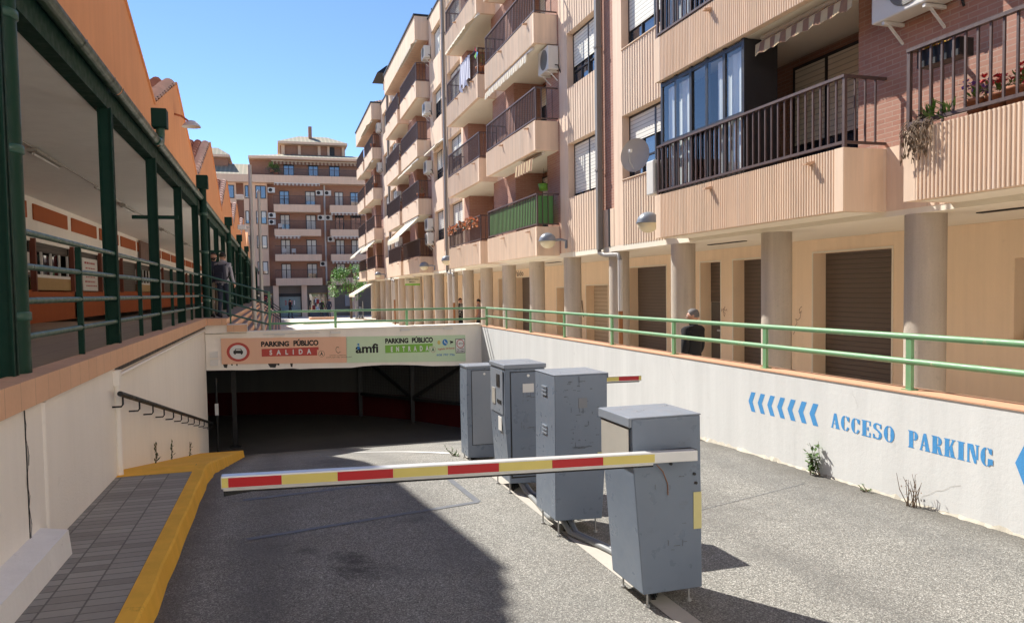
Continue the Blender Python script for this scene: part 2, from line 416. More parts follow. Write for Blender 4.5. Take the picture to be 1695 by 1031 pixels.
# the plaza as one sheet out to the horizon, with the opening for the ramp
g = MB()
xs = [-900, -8.3, HX0, HX1, 6.0, 900]; ys = [-900, HY0, 17.15, HY1, 26.6, 60, 88, 1200]
def pz(y): return 0 if y <= 60 else (-.017*(y-60) if y < 88 else -.476)
for i in range(len(xs)-1):
    for j in range(len(ys)-1):
        if xs[i] == HX0 and ys[j] in (HY0, 17.15, HY1): continue
        if xs[i] == -8.3 and ys[j] in (17.15, HY1): continue
        g.add([(xs[i], ys[j], pz(ys[j])), (xs[i+1], ys[j], pz(ys[j])), (xs[i+1], ys[j+1], pz(ys[j+1])), (xs[i], ys[j+1], pz(ys[j+1]))], [(0,1,2,3)])
g.struct('plaza_ground', m_pave)
bx(6.75, 9.7, -9, 66, .0, .012).struct('arcade_pavement', m_arcpave)
# ramp: asphalt with the slope down to the car park
r = MB(); yy = [-9, -4, 0, 2, 4, 6, 7.4, 7.8, 8.1, 8.4, 8.8, 10, 12, 14, 16, 17.2, 17.6]
def rz(y):
    if 7.4 < y < 8.8:   # rounded break of slope
        t = (y-7.4)/1.4; return gz(7.4)*(1-t)**2 + 2*t*(1-t)*(gz(8.1)) + gz(8.8)*t*t
    return gz(y)
vs = []; fs = []
for j, y in enumerate(yy): vs += [(-1.5, y, rz(y)), (1.6, y, rz(y)), (4.8, y, rz(y))]
for j in range(len(yy)-1):
    for i in range(2): fs.append((j*3+i, j*3+i+1, j*3+i+4, j*3+i+3))
r.add(vs, fs); r.struct('ramp_road', m_asph)
zb = gz(17.6)
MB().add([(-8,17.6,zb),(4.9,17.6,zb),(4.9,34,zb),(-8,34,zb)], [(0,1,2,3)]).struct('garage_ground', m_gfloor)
# raised deck over the car park and its closed box of walls
bx(-8.4, 5.0, 18.32, 26.5, .45, .58).struct('garage_roof_slab', m_cream)
w = MB(); w.box(-8.4, 5.0, 26.5, 26.7, zb-.1, .6); w.box(-8.4, -8.2, 17.0, 26.5, zb-.1, .6)
w.box(4.98, 5.2, 18.3, 26.6, zb-.1, .58); w.box(-8.4, -1.75, 17.0, 17.3, zb-.1, 1.2)
w.struct('garage_shell', m_ggrey)

# curved inner wall of the car park: dark red below, grey above
pts = [(4.74,18.6),(4.2,19.4),(3.3,20.9),(2.3,22.0),(1.0,22.8),(-.6,23.4),(-2.2,23.8),(-8.1,24.3)]
t = thing('garage_wall', (2, 22, zb), 'curved inner garage wall, dark red below and grey above', 'wall')
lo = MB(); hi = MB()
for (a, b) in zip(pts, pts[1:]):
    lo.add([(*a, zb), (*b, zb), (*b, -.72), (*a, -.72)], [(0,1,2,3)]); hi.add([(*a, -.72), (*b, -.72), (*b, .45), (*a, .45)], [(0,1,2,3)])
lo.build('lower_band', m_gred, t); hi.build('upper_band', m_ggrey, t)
# folded black gate with braces and wire grille in front of that wall
t = thing('metal_gate', (3.4, 20.2, zb), 'black braced steel gate with wire grille inside the garage', 'gate')
A, B = Vector((2.25, 21.85, 0)), Vector((4.62, 18.55, 0)); nrm = Vector((-.82,-.57,0))*.1
A += nrm; B += nrm
fr = MB()
for q in (0, .5, 1): p = A.lerp(B, q); fr.bar((p.x,p.y,zb+.02), (p.x,p.y,.42), .1)
for z in (-.72, .4): fr.bar((A.x,A.y,z), (B.x,B.y,z), .08)
m = A.lerp(B, .5); fr.bar((m.x,m.y,-.7), (A.x,A.y,.38), .07); fr.bar((m.x,m.y,-.7), (B.x,B.y,.38), .07)
fr.build('gate_frame', m_dark, t)
gr = MB()
for i in range(41): p = A.lerp(B, i/40) - nrm*.2; gr.bar((p.x,p.y,-.7), (p.x,p.y,.4), .012)
for i in range(14): z = -.68+i*.08; gr.bar(tuple(A-nrm*.2+Vector((0,0,z))), tuple(B-nrm*.2+Vector((0,0,z))), .01)
gr.build('wire_grille', m_mesh, t)
t = thing('gate_post', (-.98, 18.6, zb), 'dark upright post standing alone just inside the garage opening', 'post')
fr = bx(-1.03, -.93, 18.55, 18.65, zb, .45); fr.build('shaft', m_dark, t); bx(-1.1, -.86, 18.48, 18.72, zb, zb+.03).build('base_plate', m_dark, t)
t = thing('guide_rail', (-1.36, 17.75, zb), 'thin grey pipe with a white clip at the left jamb of the garage', 'pipe')
MB().cyl((-1.3,17.8,zb),(-1.3,17.8,.30),.025).build('pipe', m_dark, t)
bx(-1.335,-1.265,17.75,17.79,-.5,-.25).build('clip', m_whitep, t)

# ------------------------------------------------------------------ right ramp wall
t = thing('ramp_wall', (4.86, 5, .3), 'long white stucco wall on the right of the ramp with blue lettering', 'wall')
w = MB(); vs = []; N = 0
zs = [-9, 8.1, 17.6, 18.3]
w.prism([(4.75, -9, -.1), (4.75, 8.1, -.1), (4.75, 17.6, zb-.15), (4.75, 18.3, zb-.15), (4.75, 18.3, 1.234), (4.75, -9, 1.234)], (.24, 0, 0))
w.build('stucco_wall', m_white, t)
bx(4.742, 5.01, -9, 18.34, 1.2345, 1.246).build('coping', m_copeflat, t)
# uneven mortar fillet at its foot
fl = MB(); random.seed(3); prof = []
y = 1.5
while y < 10.5:
    prof.append((y, .012+.035*random.random()**3, .012+.03*random.random()**2)); y += .055
for (a, b) in zip(prof, prof[1:]):
    za, zc = gz(a[0]), gz(b[0])
    fl.add([(4.75-a[1], a[0], za-.01), (4.75-b[1], b[0], zc-.01), (4.751, b[0], zc+b[2]), (4.751, a[0], za+a[2])], [(0,1,2,3)])
fl.build('mortar_fillet', stucco('dirty_mortar', (.50,.46,.38), .2, .2, 30, .5, .5), t)

# ---- stencil lettering
def arc(cx, cy, rx, ry, a0, a1, t0, t1, n=14):
    """band between outer ellipse and an inner one; thickness t0 at the poles, t1 at the sides"""
    o = []; i = []
    for k in range(n+1):
        a = radians(a0+(a1-a0)*k/n); th = t0 + (t1-t0)*abs(cos(a))**1.5
        o.append((cx+rx*cos(a), cy+ry*sin(a))); i.append((cx+(rx-th)*cos(a), cy+(ry-min(t0, th))*sin(a)))
    return [[o[k], o[k+1], i[k+1], i[k]] for k in range(n)]
def rct(x0, x1, y0, y1): return [[(x0,y0),(x1,y0),(x1,y1),(x0,y1)]]
ST, TH, SF = .22, .055, .05
def glyph(c):
    """heavy stencil letters in a 0.62 x 1 cell"""
    g = []
    if c == 'A':
        g += [[(.02,0),(.16,0),(.16,.05),(.12,.05),(.29,.82),(.24,.92),(.06,.05),(.02,.05)], [(.28,1),(.38,1),(.60,.05),(.64,.05),(.64,0),(.36,0),(.36,.05),(.40,.05),(.25,.94)], [(.19,.28),(.31,.28),(.295,.34),(.20,.34)]]
    elif c in 'CG':
        g += arc(.33,.5,.30,.5,100,260,.06,.2) + arc(.33,.5,.28,.5,28,78,.06,.13)
        g += arc(.33,.5,.28,.5,282,332,.06,.12) + rct(.53,.59,.66,.96)
        if c == 'G': g += rct(.42,.64,.12,.42)
    elif c == 'O': g += arc(.33,.5,.31,.5,98,262,.06,.2) + arc(.33,.5,.31,.5,-82,82,.06,.2)
    elif c == 'E':
        g += rct(.08,.30,0,1) + rct(.02,.07,0,.05) + rct(.02,.07,.95,1) + rct(.33,.60,.94,1) + rct(.55,.60,.72,.94) + rct(.33,.60,0,.06) + rct(.55,.60,.06,.28) + rct(.33,.46,.47,.53) + rct(.42,.46,.38,.62)
    elif c == 'S':
        g += [[(.06,.78),(.10,.62),(.34,.50),(.42,.40),(.58,.30),(.56,.42),(.44,.54),(.24,.66),(.20,.80)]] + arc(.31,.74,.25,.26,40,170,.07,.12) + arc(.32,.27,.27,.27,-140,20,.07,.15) + rct(.50,.56,.70,.97) + rct(.05,.11,.03,.30)
    elif c == 'P': g += rct(.08,.30,0,1) + rct(.02,.36,0,.05) + rct(.02,.07,.95,1) + arc(.34,.73,.27,.27,-80,80,.06,.18)
    elif c == 'R': g += rct(.08,.30,0,1) + rct(.02,.36,0,.05) + rct(.02,.07,.95,1) + arc(.34,.74,.25,.26,-80,80,.06,.17) + [[(.34,.46),(.47,.46),(.60,.05),(.66,.05),(.66,0),(.46,0)]]
    elif c == 'K': g += rct(.08,.28,0,1) + rct(.02,.34,0,.05) + rct(.02,.34,.95,1) + [[(.31,.46),(.36,.40),(.58,.95),(.64,.95),(.64,1),(.46,1),(.46,.95),(.51,.95)], [(.34,.56),(.44,.72),(.60,.05),(.66,.05),(.66,0),(.42,0)]]
    elif c == 'I': g += rct(.12,.36,0,1) + rct(.06,.42,0,.05) + rct(.06,.42,.95,1)
    elif c == 'N': g += rct(.06,.12,0,1) + rct(.02,.18,0,.05) + [[(.14,1),(.32,1),(.52,.12),(.52,0),(.44,0),(.16,.85)]] + rct(.54,.60,.22,1) + rct(.48,.66,.95,1)
    return g
wl = {'I': .48}
def wall_text(mb, s, y0, y1, z0, h, slope):
    """letters on the wall face X = 4.75, reading towards the camera (y decreasing)"""
    tot = sum(wl.get(c, .66)+.06 for c in s); k = (y0-y1)/tot; cx = 0
    for c in s:
        gl = glyph(c)      # drawn twice, slightly shifted, for the heavy strokes of the stencil; each piece on its own 0.02 mm layer
        for i_, (poly, dx) in enumerate([(p_, 0) for p_ in gl] + [(p_, .05) for p_ in gl]):
            mb.add([(4.7487-.00002*i_, y0-(cx+px*.97+dx)*k, z0+py*h+slope*(cx+px+dx)*k) for px, py in poly], [tuple(range(len(poly)))])
        cx += wl.get(c, .66)+.06
ds = MB(); random.seed(21)       # hairline cracks in the plaster
for (y, z) in ((8.6,.9),(6.3,.62),(3.4,1.0),(4.4,.62),(10.5,.6),(5.45,1.05)):
    a = random.uniform(0,6.3)
    for k in range(14):
        y2 = y+.05*cos(a)+random.uniform(-.012,.012); z2 = z+.035*sin(a)+random.uniform(-.014,.014)
        ds.add([(4.7478,y,z),(4.7478,y2,z2),(4.7478,y2,z2+.0028),(4.7478,y,z+.0028)], [(0,1,2,3)]); y, z = y2, z2
        if not .45 < z < 1.15: break
ds.build('crack_line', plain('grey_crack', (.38,.36,.33), .9), t)
tx = MB(); wall_text(tx, 'ACCESO', 5.79, 5.03, .82, .135, -.012); wall_text(tx, 'PARKING', 4.90, 4.13, .812, .135, -.005)
tx.build('lettering', m_blue, t)
ch = MB()
def chevron(yt, z0, h, w):   # tip to the far end (+y)
    ym = .42*w
    return [(4.7488, yt, z0+h/2), (4.7488, yt-ym, z0+h), (4.7488, yt-w, z0+h), (4.7488, yt-w+ym, z0+h/2), (4.7488, yt-w, z0), (4.7488, yt-ym, z0)]
for i in range(7):
    p = chevron(7.06-i*.163, .787+.002*i, .205, .125); ch.add(p, [(0,1,2,3),(0,3,4,5)])
p = chevron(3.97, .74, .28, .16); ch.add(p, [(0,1,2,3),(0,3,4,5)])
ch.build('arrow_marking', m_blue, t)

# ---- light green two-rail railing on the wall
t = thing('railing', (4.86, 8, 1.24), 'light green two-rail pipe railing along the top of the white ramp wall', 'railing')
for z in (1.677, 1.475):
    MB().cyl((4.86, -9, z), (4.86, 18.08, z), .025, 14).build('rail', m_glight, t)
for y in (-.9, 1.1, 3.05, 5.0, 6.92, 8.86, 10.77, 12.8, 14.7, 16.4):
    MB().box(4.845, 4.875, y-.028, y+.028, 1.245, 1.665).box(4.82, 4.9, y-.05, y+.05, 1.245, 1.253).build('post', m_glight, t)

# ------------------------------------------------------------------ beam over the entrance with its sign
t = thing('entrance_beam', (1.6, 18, .4), 'white concrete beam across the top of the garage opening', 'beam')
b = MB()
def bp(u, d=0):   # point along the beam front, u = x, d behind
    return (u, 17.5 + (u+1.42)*.115 + d)
x0, x1 = -1.46, 4.76
def bq(u, z, d=0): x, y = bp(u, d); return (x, y, z)
seg = [-1.46,-1.28,-.95,-.6,-.3,.0,.3,.45,.75,1.2,1.6,1.85,2.3,2.7,3.1,3.5,4.0,4.4,4.76]
def zbot(u):
    z = .50 - .035*(u+1.42)
    rg = {-.95:.0,-.6:-.012,.3:.012,.45:-.01,1.85:.03,2.3:.05,2.7:.045,3.1:.03}
    return z + rg.get(u, 0)
for (a, c) in zip(seg, seg[1:]):
    b.hexa([bq(a,zbot(a)), bq(c,zbot(c)), bq(c,zbot(c),.3), bq(a,zbot(a),.3), bq(a,1.27), bq(c,1.27), bq(c,1.27,.3), bq(a,1.27,.3)])
b.build('concrete_beam', m_cream, t)
cp = MB()
for (a, c) in ((-.62, 4.76),):
    cp.hexa([bq(a,1.272,-.03), bq(c,1.272,-.03), bq(c,1.272,.34), bq(a,1.272,.34), bq(a,1.30,-.03), bq(c,1.30,-.03), bq(c,1.30,.34), bq(a,1.30,.34)])
cp.build('coping', m_cream, t)
bx(-1.46, -.62, 17.44, 17.95, 1.285, 1.46).build('end_block', m_cream, t)
# conduits with little lamps along the top edge of the beam
cd_ = MB()
for (a, c) in ((-.3, .9), (2.75, 4.0)):
    cd_.cyl(bq(a,1.225,-.02), bq(c,1.225,-.02), .012, 8)
cd_.build('conduit', m_whitep, t)
for u in (0.05, 1.25, 2.85, 3.9): 
    x, y = bp(u, -.05); bx(x-.11, x+.11, y-.03, y+.045, 1.19, 1.235).build('strip_light', m_whitep, t)
rs = MB()
for u, w_, h_ in ((-1.08,.05,.09),(-.95,.02,.04),(-.12,.10,.10),(.0,.03,.05),(.28,.03,.09),(-.85,.02,.05)):
    zt = .628 - .04*(u+1.15); rs.add([bq(u-w_,zt,-.003), bq(u+w_,zt,-.003), bq(u+w_*.6,zt-h_,-.003), bq(u-w_*.5,zt-h_*.9,-.003)], [(0,1,2,3)])
rs.build('exposed_rebar_stain', m_dark, t)
for z in (.95, 1.12): bx(-1.38, -1.22, 17.46, 17.52, z-.35, z-.22).build('junction_box', m_whitep, t)

# sign: two boards
def text_mesh(s, bold=.0):
    cu = bpy.data.curves.new('txt', 'FONT'); cu.body = s; cu.size = 1; cu.offset = bold; cu.resolution_u = 4
    o = bpy.data.objects.new('txt', cu); COL.objects.link(o)
    dg = bpy.context.evaluated_depsgraph_get(); dg.update()
    me = bpy.data.meshes.new_from_object(o.evaluated_get(dg))
    vs = [v.co.copy() for v in me.vertices]; fs = [tuple(p.vertices) for p in me.polygons]
    bpy.data.objects.remove(o); bpy.data.curves.remove(cu); bpy.data.meshes.remove(me)
    x0 = min(v.x for v in vs); x1 = max(v.x for v in vs); y0 = min(v.y for v in vs); y1 = max(v.y for v in vs)
    return [((v.x-x0)/(x1-x0), (v.y-y0)/(y1-y0)) for v in vs], fs
def sign_text(name, s, x0, x1, y0, y1, P, mat, parent, bold=.02):
    v, f = text_mesh(s, bold); mb = MB(); mb.add([P(x0+(x1-x0)*a, y0+(y1-y0)*c) for a, c in v], f); return mb.build(name, mat, parent)
m_sgnO = stucco('salmon_sign_board', (.86,.53,.37), .03, .05, 30, .02)
m_sgnG = stucco('green_sign_board', (.60,.75,.52), .03, .05, 30, .02)
m_sgnR = plain('sign_red', (.50,.06,.045), .5); m_sgnGr = plain('sign_green', (.20,.46,.06), .5); m_sgnW = plain('sign_white', (.74,.74,.72), .5); m_sgnB = plain('sign_blue', (.03,.20,.50), .5)
# board coordinates a in 0..1 over the width, c in 0..1 over the height
XL, XM, XR = -1.15, 1.49, 4.33
def SP(a, c, eps=.03):
    u = XL + (XR-XL)*a; zb_ = .622 + (.405-.622)*a; zt_ = 1.17 + (1.035-1.17)*a
    x, y = bp(u, -eps); return (x, y, zb_ + (zt_-zb_)*c)
t = thing('entrance_sign', bq(1.6, .8, -.02), 'salmon and green PARKING PÚBLICO sign board on the beam above the garage opening', 'sign')
am = (XM-XL)/(XR-XL)
def board(name, a0, a1, mat):
    p = [SP(a0,0,.028), SP(a1,0,.028), SP(a1,0,.002), SP(a0,0,.002), SP(a0,1,.028), SP(a1,1,.028), SP(a1,1,.002), SP(a0,1,.002)]
    return MB().hexa(p).build(name, mat, t)
bo = board('salmon_board', 0, am-.001, m_sgnO); bg_ = board('green_board', am+.001, 1, m_sgnG)
# photo pixel rows of the sign -> a, c
def pa(X): return (X-90)/(1505-90)      # crop pixels of the photograph's sign
def SQ(px, py, e=.031):
    a = pa(px); yt = 105-20*a; yb = 257-22*a; return SP(a, (yb-py)/(yb-yt), e)
def spoly(name, pts, mat, par, e=.031): return MB().add([SQ(x, y, e) for x, y in pts], [tuple(range(len(pts)))]).build(name, mat, par)
def disc(cx, cy, rx, ry, n=36): return [(cx+rx*cos(2*pi*k/n), cy+ry*sin(2*pi*k/n)) for k in range(n)]
spoly('prohibition_ring', disc(177,185,60,56), m_sgnR, bo, .0305); spoly('ring_centre', disc(177,185,45,42), m_sgnW, bo, .032)
spoly('car_symbol', [(152,178),(158,176),(163,166),(192,165),(197,176),(202,178),(202,193),(198,193),(198,199),(190,199),(190,193),(164,193),(164,199),(156,199),(156,193),(152,193)], m_black2, bo, .0335)
spoly('car_window', [(163,176),(167,169),(188,168),(192,176)], m_sgnW, bo, .035)
def stext(name, s, x0, x1, yb0, yb1, h, mat, par, bold=.02, e=.032):
    v, f = text_mesh(s, bold)
    return MB().add([SQ(x0+(x1-x0)*a, yb0+(yb1-yb0)*a-h*c, e) for a, c in v], f).build(name, mat, par)
stext('lettering', 'PARKING', 298,449, 154,151, 31, m_black2, bo, .05); stext('lettering', 'PÚBLICO', 473,612, 150,146, 40, m_black2, bo, .05)
spoly('red_strip', [(300,167),(612,155),(612,204),(300,212)], m_sgnR, bo)
stext('lettering', 'S   A   L   I   D   A', 342,570, 203,196, 30, m_sgnW, bo, .04, .0335)
spoly('sticker', [(603,172),(654,169),(654,236),(603,240)], m_sgnO, bo, .033)
rg = MB(); 
def ring(cx, cy, r0, r1, mat, par, e, nm='ring'):
    a = disc(cx,cy,r0,r0); c = disc(cx,cy,r1,r1); n = len(a); return MB().add([SQ(x,y,e) for x,y in a+c], [(k,(k+1)%n,n+(k+1)%n,n+k) for k in range(n)]).build(nm, mat, par)
ring(628,195,18,16.5,m_black2,bo,.0345); spoly('figure_mark', [(626,184),(630,184),(632,194),(637,204),(633,204),(628,197),(622,204),(618,203),(625,194)], m_black2, bo, .0345)
lg = MB()
for k in range(22):   # thin swirl mark and the two tiny lines of text under it
    a = k/21*4.6+.6; rr = 17-9*k/21
    a2 = a+.23; r2 = rr-.4; p = lambda A,r_: (722+r_*cos(A)*.9, 168+r_*sin(A)*1.3)
    lg.add([SQ(*p(a,rr),.031), SQ(*p(a2,r2),.031), SQ(*p(a2,r2+2.2),.031), SQ(*p(a,rr+2.2),.031)], [(0,1,2,3)])
lg.build('swirl_emblem', m_black2, bo)
stext('lettering', 'CENTRO COMERCIAL', 672,770, 207,205, 5, m_black2, bo, .0); stext('lettering', 'LA PLAZA DEL CASTELLAR', 655,800, 219,216, 6, m_black2, bo, .0)
stext('lettering', 'amfi', 824,958, 192,188, 54, m_black2, bg_, .03)
spoly('blue_dot', disc(841,140,6,6), m_sgnB, bg_, .0335); spoly('blue_figure', [(834,150),(848,150),(847,170),(835,170)], m_sgnB, bg_, .0335)
stext('lettering', 'PARKING', 1001,1142, 135,132, 30, m_black2, bg_, .05); stext('lettering', 'PÚBLICO', 1164,1296, 131,127, 37, m_black2, bg_, .05)
spoly('green_strip', [(1000,145),(1294,133),(1296,182),(1000,190)], m_sgnGr, bg_)
stext('lettering', 'E   N   T   R   A   D   A', 1034,1268, 183,176, 30, m_sgnW, bg_, .04, .0335)
spoly('sticker', [(1272,150),(1318,147),(1318,208),(1272,212)], m_sgnG, bg_, .0345); ring(1295,169,17,15.5,m_sgnR,bg_,.036)
spoly('figure_mark', [(1293,158),(1297,158),(1299,168),(1304,178),(1300,178),(1295,171),(1289,178),(1285,177),(1292,168)], m_black2, bg_, .036)
spoly('yellow_sun', disc(1334,128,10,12), m_yelR, bg_, .033); spoly('blue_badge', disc(1373,127,17,18), m_sgnB, bg_, .033)
spoly('wheelchair_mark', [(1368,116),(1372,116),(1373,127),(1380,127),(1384,137),(1380,138),(1377,131),(1369,131)], m_sgnW, bg_, .0345)
spoly('camera_mark', [(1402,117),(1426,122),(1424,131),(1414,130),(1412,138),(1406,134),(1408,128)], m_black2, bg_, .033)
stext('lettering', 'Vigilado 24 horas', 1324,1433, 176,168, 15, m_sgnR, bg_, .01); stext('lettering', '608 797 796', 1318,1434, 206,204, 12, m_sgnB, bg_, .01)
spoly('limit_plate', [(1440,107),(1503,104),(1503,187),(1441,190)], m_black2, bg_, .0325); spoly('limit_face', [(1443,110),(1500,107),(1500,184),(1444,187)], m_sgnW, bg_, .034)
ring(1472,135,25,21,m_sgnR,bg_,.0355); stext('lettering', '1,87m', 1455,1490, 141,139, 12, m_black2, bg_, .0, .0355)
stext('lettering', 'ALTURA', 1450,1496, 172,170, 10, m_black2, bg_, .01, .0355); stext('lettering', 'MÁXIMA', 1448,1497, 184,182, 11, m_black2, bg_, .02, .0355)

# railing on top of the beam
t = thing('railing', (2, 18, 1.3), 'two-rail green railing on the beam above the garage sign', 'railing')
for z in (1.70, 1.44):
    MB().cyl(bq(-.15, z, .28), (4.86, 18.08, z-.02), .024, 12).build('rail', m_glight, t)
for u in (1.28, 2.95, 4.84):
    x, y = bp(u, .28) if u < 4.8 else (4.86, 18.08); MB().box(x-.028,x+.028,y-.02,y+.02,1.245 if u > 4.8 else 1.30,1.69).build('post', m_glight, t)
# sloping rail above the steps
t = thing('stair_railing', (-.8, 17.9, 1.4), 'dark green four-bar railing sloping down beside the nearest steps', 'railing')
for zl, zr in ((2.53,2.13),(2.30,1.88),(2.08,1.66),(1.83,1.42)):
    MB().cyl((-1.6, 17.85, zl+.03), (-.15, 17.9, zr), .021, 10).build('rail', m_gmid, t)
bx(-.175,-.125,17.88,17.92,1.3,2.15).build('post', m_glight, t); bx(-.98,-.945,17.86,17.895,1.46,2.36).build('post', m_gmid, t)

# ------------------------------------------------------------------ left side: wall, kerb, pavement
t = thing('retaining_wall', (-1.6, 6, .5), 'cream stucco wall under the walkway on the left of the ramp', 'wall')
w = MB(); w.prism([(-1.45,-9,.3),(-1.45,7.9,.25),(-1.45,7.9,1.44),(-1.45,-9,1.44)], (-.3,0,0))
w.build('near_wall', m_cream, t)
w = MB(); w.prism([(-1.47,7.9,.2),(-1.47,8.2,.2),(-1.47,17.6,zb-.1),(-1.47,17.6,1.40),(-1.47,7.9,1.40)], (-.28,0,0)); w.build('far_wall', m_cream, t)
bx(-1.46,-1.446,5.202,5.212,.6,1.44).build('crack', m_dark, t)
ck = MB(); random.seed(11)
z = .62; y = 5.23
while z < 1.44:
    y2 = 5.2+random.uniform(-.018,.03); w_ = random.uniform(.006,.018); ck.add([(-1.4435,y,z),(-1.4435,y+w_,z),(-1.4435,y2+w_,z+.06),(-1.4435,y2,z+.06)], [(0,1,2,3)]); y = y2; z += .06
ck.build('crack_line', m_dark, t)
m_plinth = stucco('plinth_whitewash', (.88,.86,.82), .06, .12, 40, .4, .45, .01)
pl = MB(); pl.hexa([(-1.45,-9,.3),(-1.27,-9,.3),(-1.26,5.42,.3),(-1.45,5.45,.3),(-1.45,-9,.72),(-1.30,-9,.70),(-1.29,5.40,.645),(-1.45,5.42,.665)])
pl.build('plinth', m_plinth, t)
MB().cyl((-1.512,5.60,.5),(-1.512,5.60,1.43),.075,24).build('pilaster', m_cream, t)
MB().cyl((-1.43,7.86,.42),(-1.43,7.86,1.40),.028,10).build('drain_pipe', m_cream, t); bx(-1.465,-1.40,7.8,7.93,1.28,1.42).build('pipe_box', m_cream, t)
MB().cyl((-1.44,7.95,1.36),(-1.44,17.4,1.36),.018,8).build('conduit', m_cream, t)
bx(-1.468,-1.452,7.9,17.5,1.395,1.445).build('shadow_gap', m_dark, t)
# terracotta edge tiles of the walkway
t = thing('tile_edging', (-1.45, 6, 1.5), 'terracotta tile edging along the walkway above the cream wall', 'edging')
bx(-1.62, -1.42, -9, 17.35, 1.447, 1.612).build('edge_tile', m_coping, t)
bx(-1.62, -1.02, 17.35, 17.62, 1.46, 1.60).build('corner_tile', m_coping, t); bx(-1.02+.003, -.62, 17.40, 17.66, 1.31, 1.455).build('step_tile', m_coping, t)
# handrail on the wall with hook brackets
t = thing('handrail', (-1.38, 12, .2), 'black wall handrail on hook brackets sloping down into the garage', 'handrail')
def hz(y): return 1.232 - .1885*(y-7.6)
MB().cyl((-1.36,7.6,hz(7.6)),(-1.36,17.3,hz(17.3)),.024,10).build('rail', m_dark, t)
for i in range(12):
    y = 7.72+i*.86
    if y > 17.2: break
    MB().tube([(-1.36,y,hz(y)-.01),(-1.36,y,hz(y)-.09),(-1.375,y,hz(y)-.11),(-1.46,y,hz(y)-.11)],.009,6).build('bracket', m_dark, t)
# pavement strip and yellow kerb
kx0, kx1 = -.80, -.69
sd = MB(); 
def strip(mb, xa, xb, ys, dz, zf=gz):
    for (a, c) in zip(ys, ys[1:]): mb.add([(xa,a,zf(a)+dz),(xb,a,zf(a)+dz),(xb,c,zf(c)+dz),(xa,c,zf(c)+dz)], [(0,1,2,3)])
strip(sd, -1.46, kx0, [-9,0,4,7.75], .125); sd.struct('left_pavement', m_side)
sd = MB(); strip(sd, -1.48, kx0, [7.75,8.1,9,12,15.6], .127); sd.struct('yellow_pavement', m_yellow)
t = thing('kerb', (-.74, 6, .4), 'yellow painted kerb along the left edge of the ramp', 'kerb')
kb = MB(); random.seed(5); ys_ = []; y = -9
while y < 15.6: ys_.append(y); y += .25
ys_.append(15.6)
for (a, c) in zip(ys_, ys_[1:]):
    ja = .006*sin(a*7.1)+.004*sin(a*17); jc = .006*sin(c*7.1)+.004*sin(c*17)
    za, zc = gz(a), gz(c)
    P = [(kx0,a,za+.13),(kx1-.012+ja,a,za+.13),(kx1+ja,a,za+.115),(kx1+.025+ja,a,za-.03)]
    Q = [(kx0,c,zc+.13),(kx1-.012+jc,c,zc+.13),(kx1+jc,c,zc+.115),(kx1+.025+jc,c,zc-.03)]
    kb.add(P+Q, [(0,1,5,4),(1,2,6,5),(2,3,7,6)])
kb.add([(-1.48,15.6,gz(15.6)+.13),(kx1,15.6,gz(15.6)+.13),(kx1+.025,15.6,gz(15.6)-.03),(-1.48,15.6,gz(15.6)-.03)], [(0,1,2,3)])
kb.build('kerb_stone', m_yellow, t)

# painted line under the cabinets and the curved lane mark
md = MB(); strip(md, 1.90, 2.02, [-4,0,3.5,7.4,8.1,8.9], .004, rz); md.struct('median_road_marking', stucco('worn_line_paint', (.46,.43,.38), .12, .1, 40, .3, .5))
lm = MB(); pp = [(1.95,9.0),(1.88,10.0),(1.72,11.0),(1.48,11.9),(1.15,12.7)]
for (a, c) in zip(pp, pp[1:]): lm.add([(a[0]-.06,a[1],gz(a[1])+.005),(a[0]+.06,a[1],gz(a[1])+.005),(c[0]+.06,c[1],gz(c[1])+.005),(c[0]-.06,c[1],gz(c[1])+.005)], [(0,1,2,3)])
lm.struct('lane_road_marking', m_whitep)
# sealed induction-loop cuts
lp = MB()
def seal(a, c, w_=.028):
    a, c = Vector((*a, 0)), Vector((*c, 0)); d = (c-a).normalized(); s_ = Vector((-d.y, d.x, 0))*w_; n = 8
    for i in range(n):
        p, q = a.lerp(c, i/n), a.lerp(c, (i+1)/n)
        lp.add([tuple((p-s_).xy)+(rz(p.y)+.004,), tuple((p+s_).xy)+(rz(p.y)+.004,), tuple((q+s_).xy)+(rz(q.y)+.004,), tuple((q-s_).xy)+(rz(q.y)+.004,)], [(0,1,2,3)])
seal((-.25,5.75),(1.55,6.15)); seal((-.32,6.95),(1.5,7.2)); seal((1.5,7.2),(1.55,6.15))
seal((2.6,5.1),(4.4,5.7),.003)
ck = MB(); random.seed(77)
for (x, y, a, n) in ((2.9,5.3,.3,13),(3.2,7.2,-.3,14),(1.3,6.9,2.6,9)):
    for k in range(n):
        a += random.uniform(-.45,.45); x2 = x+.075*cos(a); y2 = y+.075*sin(a); w_ = random.uniform(.0005,.0016); nx, ny = -sin(a)*w_, cos(a)*w_
        ck.add([(x-nx,y-ny,rz(y)+.0045),(x2-nx,y2-ny,rz(y2)+.0045),(x2+nx,y2+ny,rz(y2)+.0045),(x+nx,y+ny,rz(y)+.0045)], [(0,1,2,3)]); x, y = x2, y2
ck.struct('road_crack', plain('crack_dirt', (.06,.056,.05), .9))
lp.struct('loop_seal_road_marking', plain('bitumen_seal', (.125,.132,.145), .6, .4))

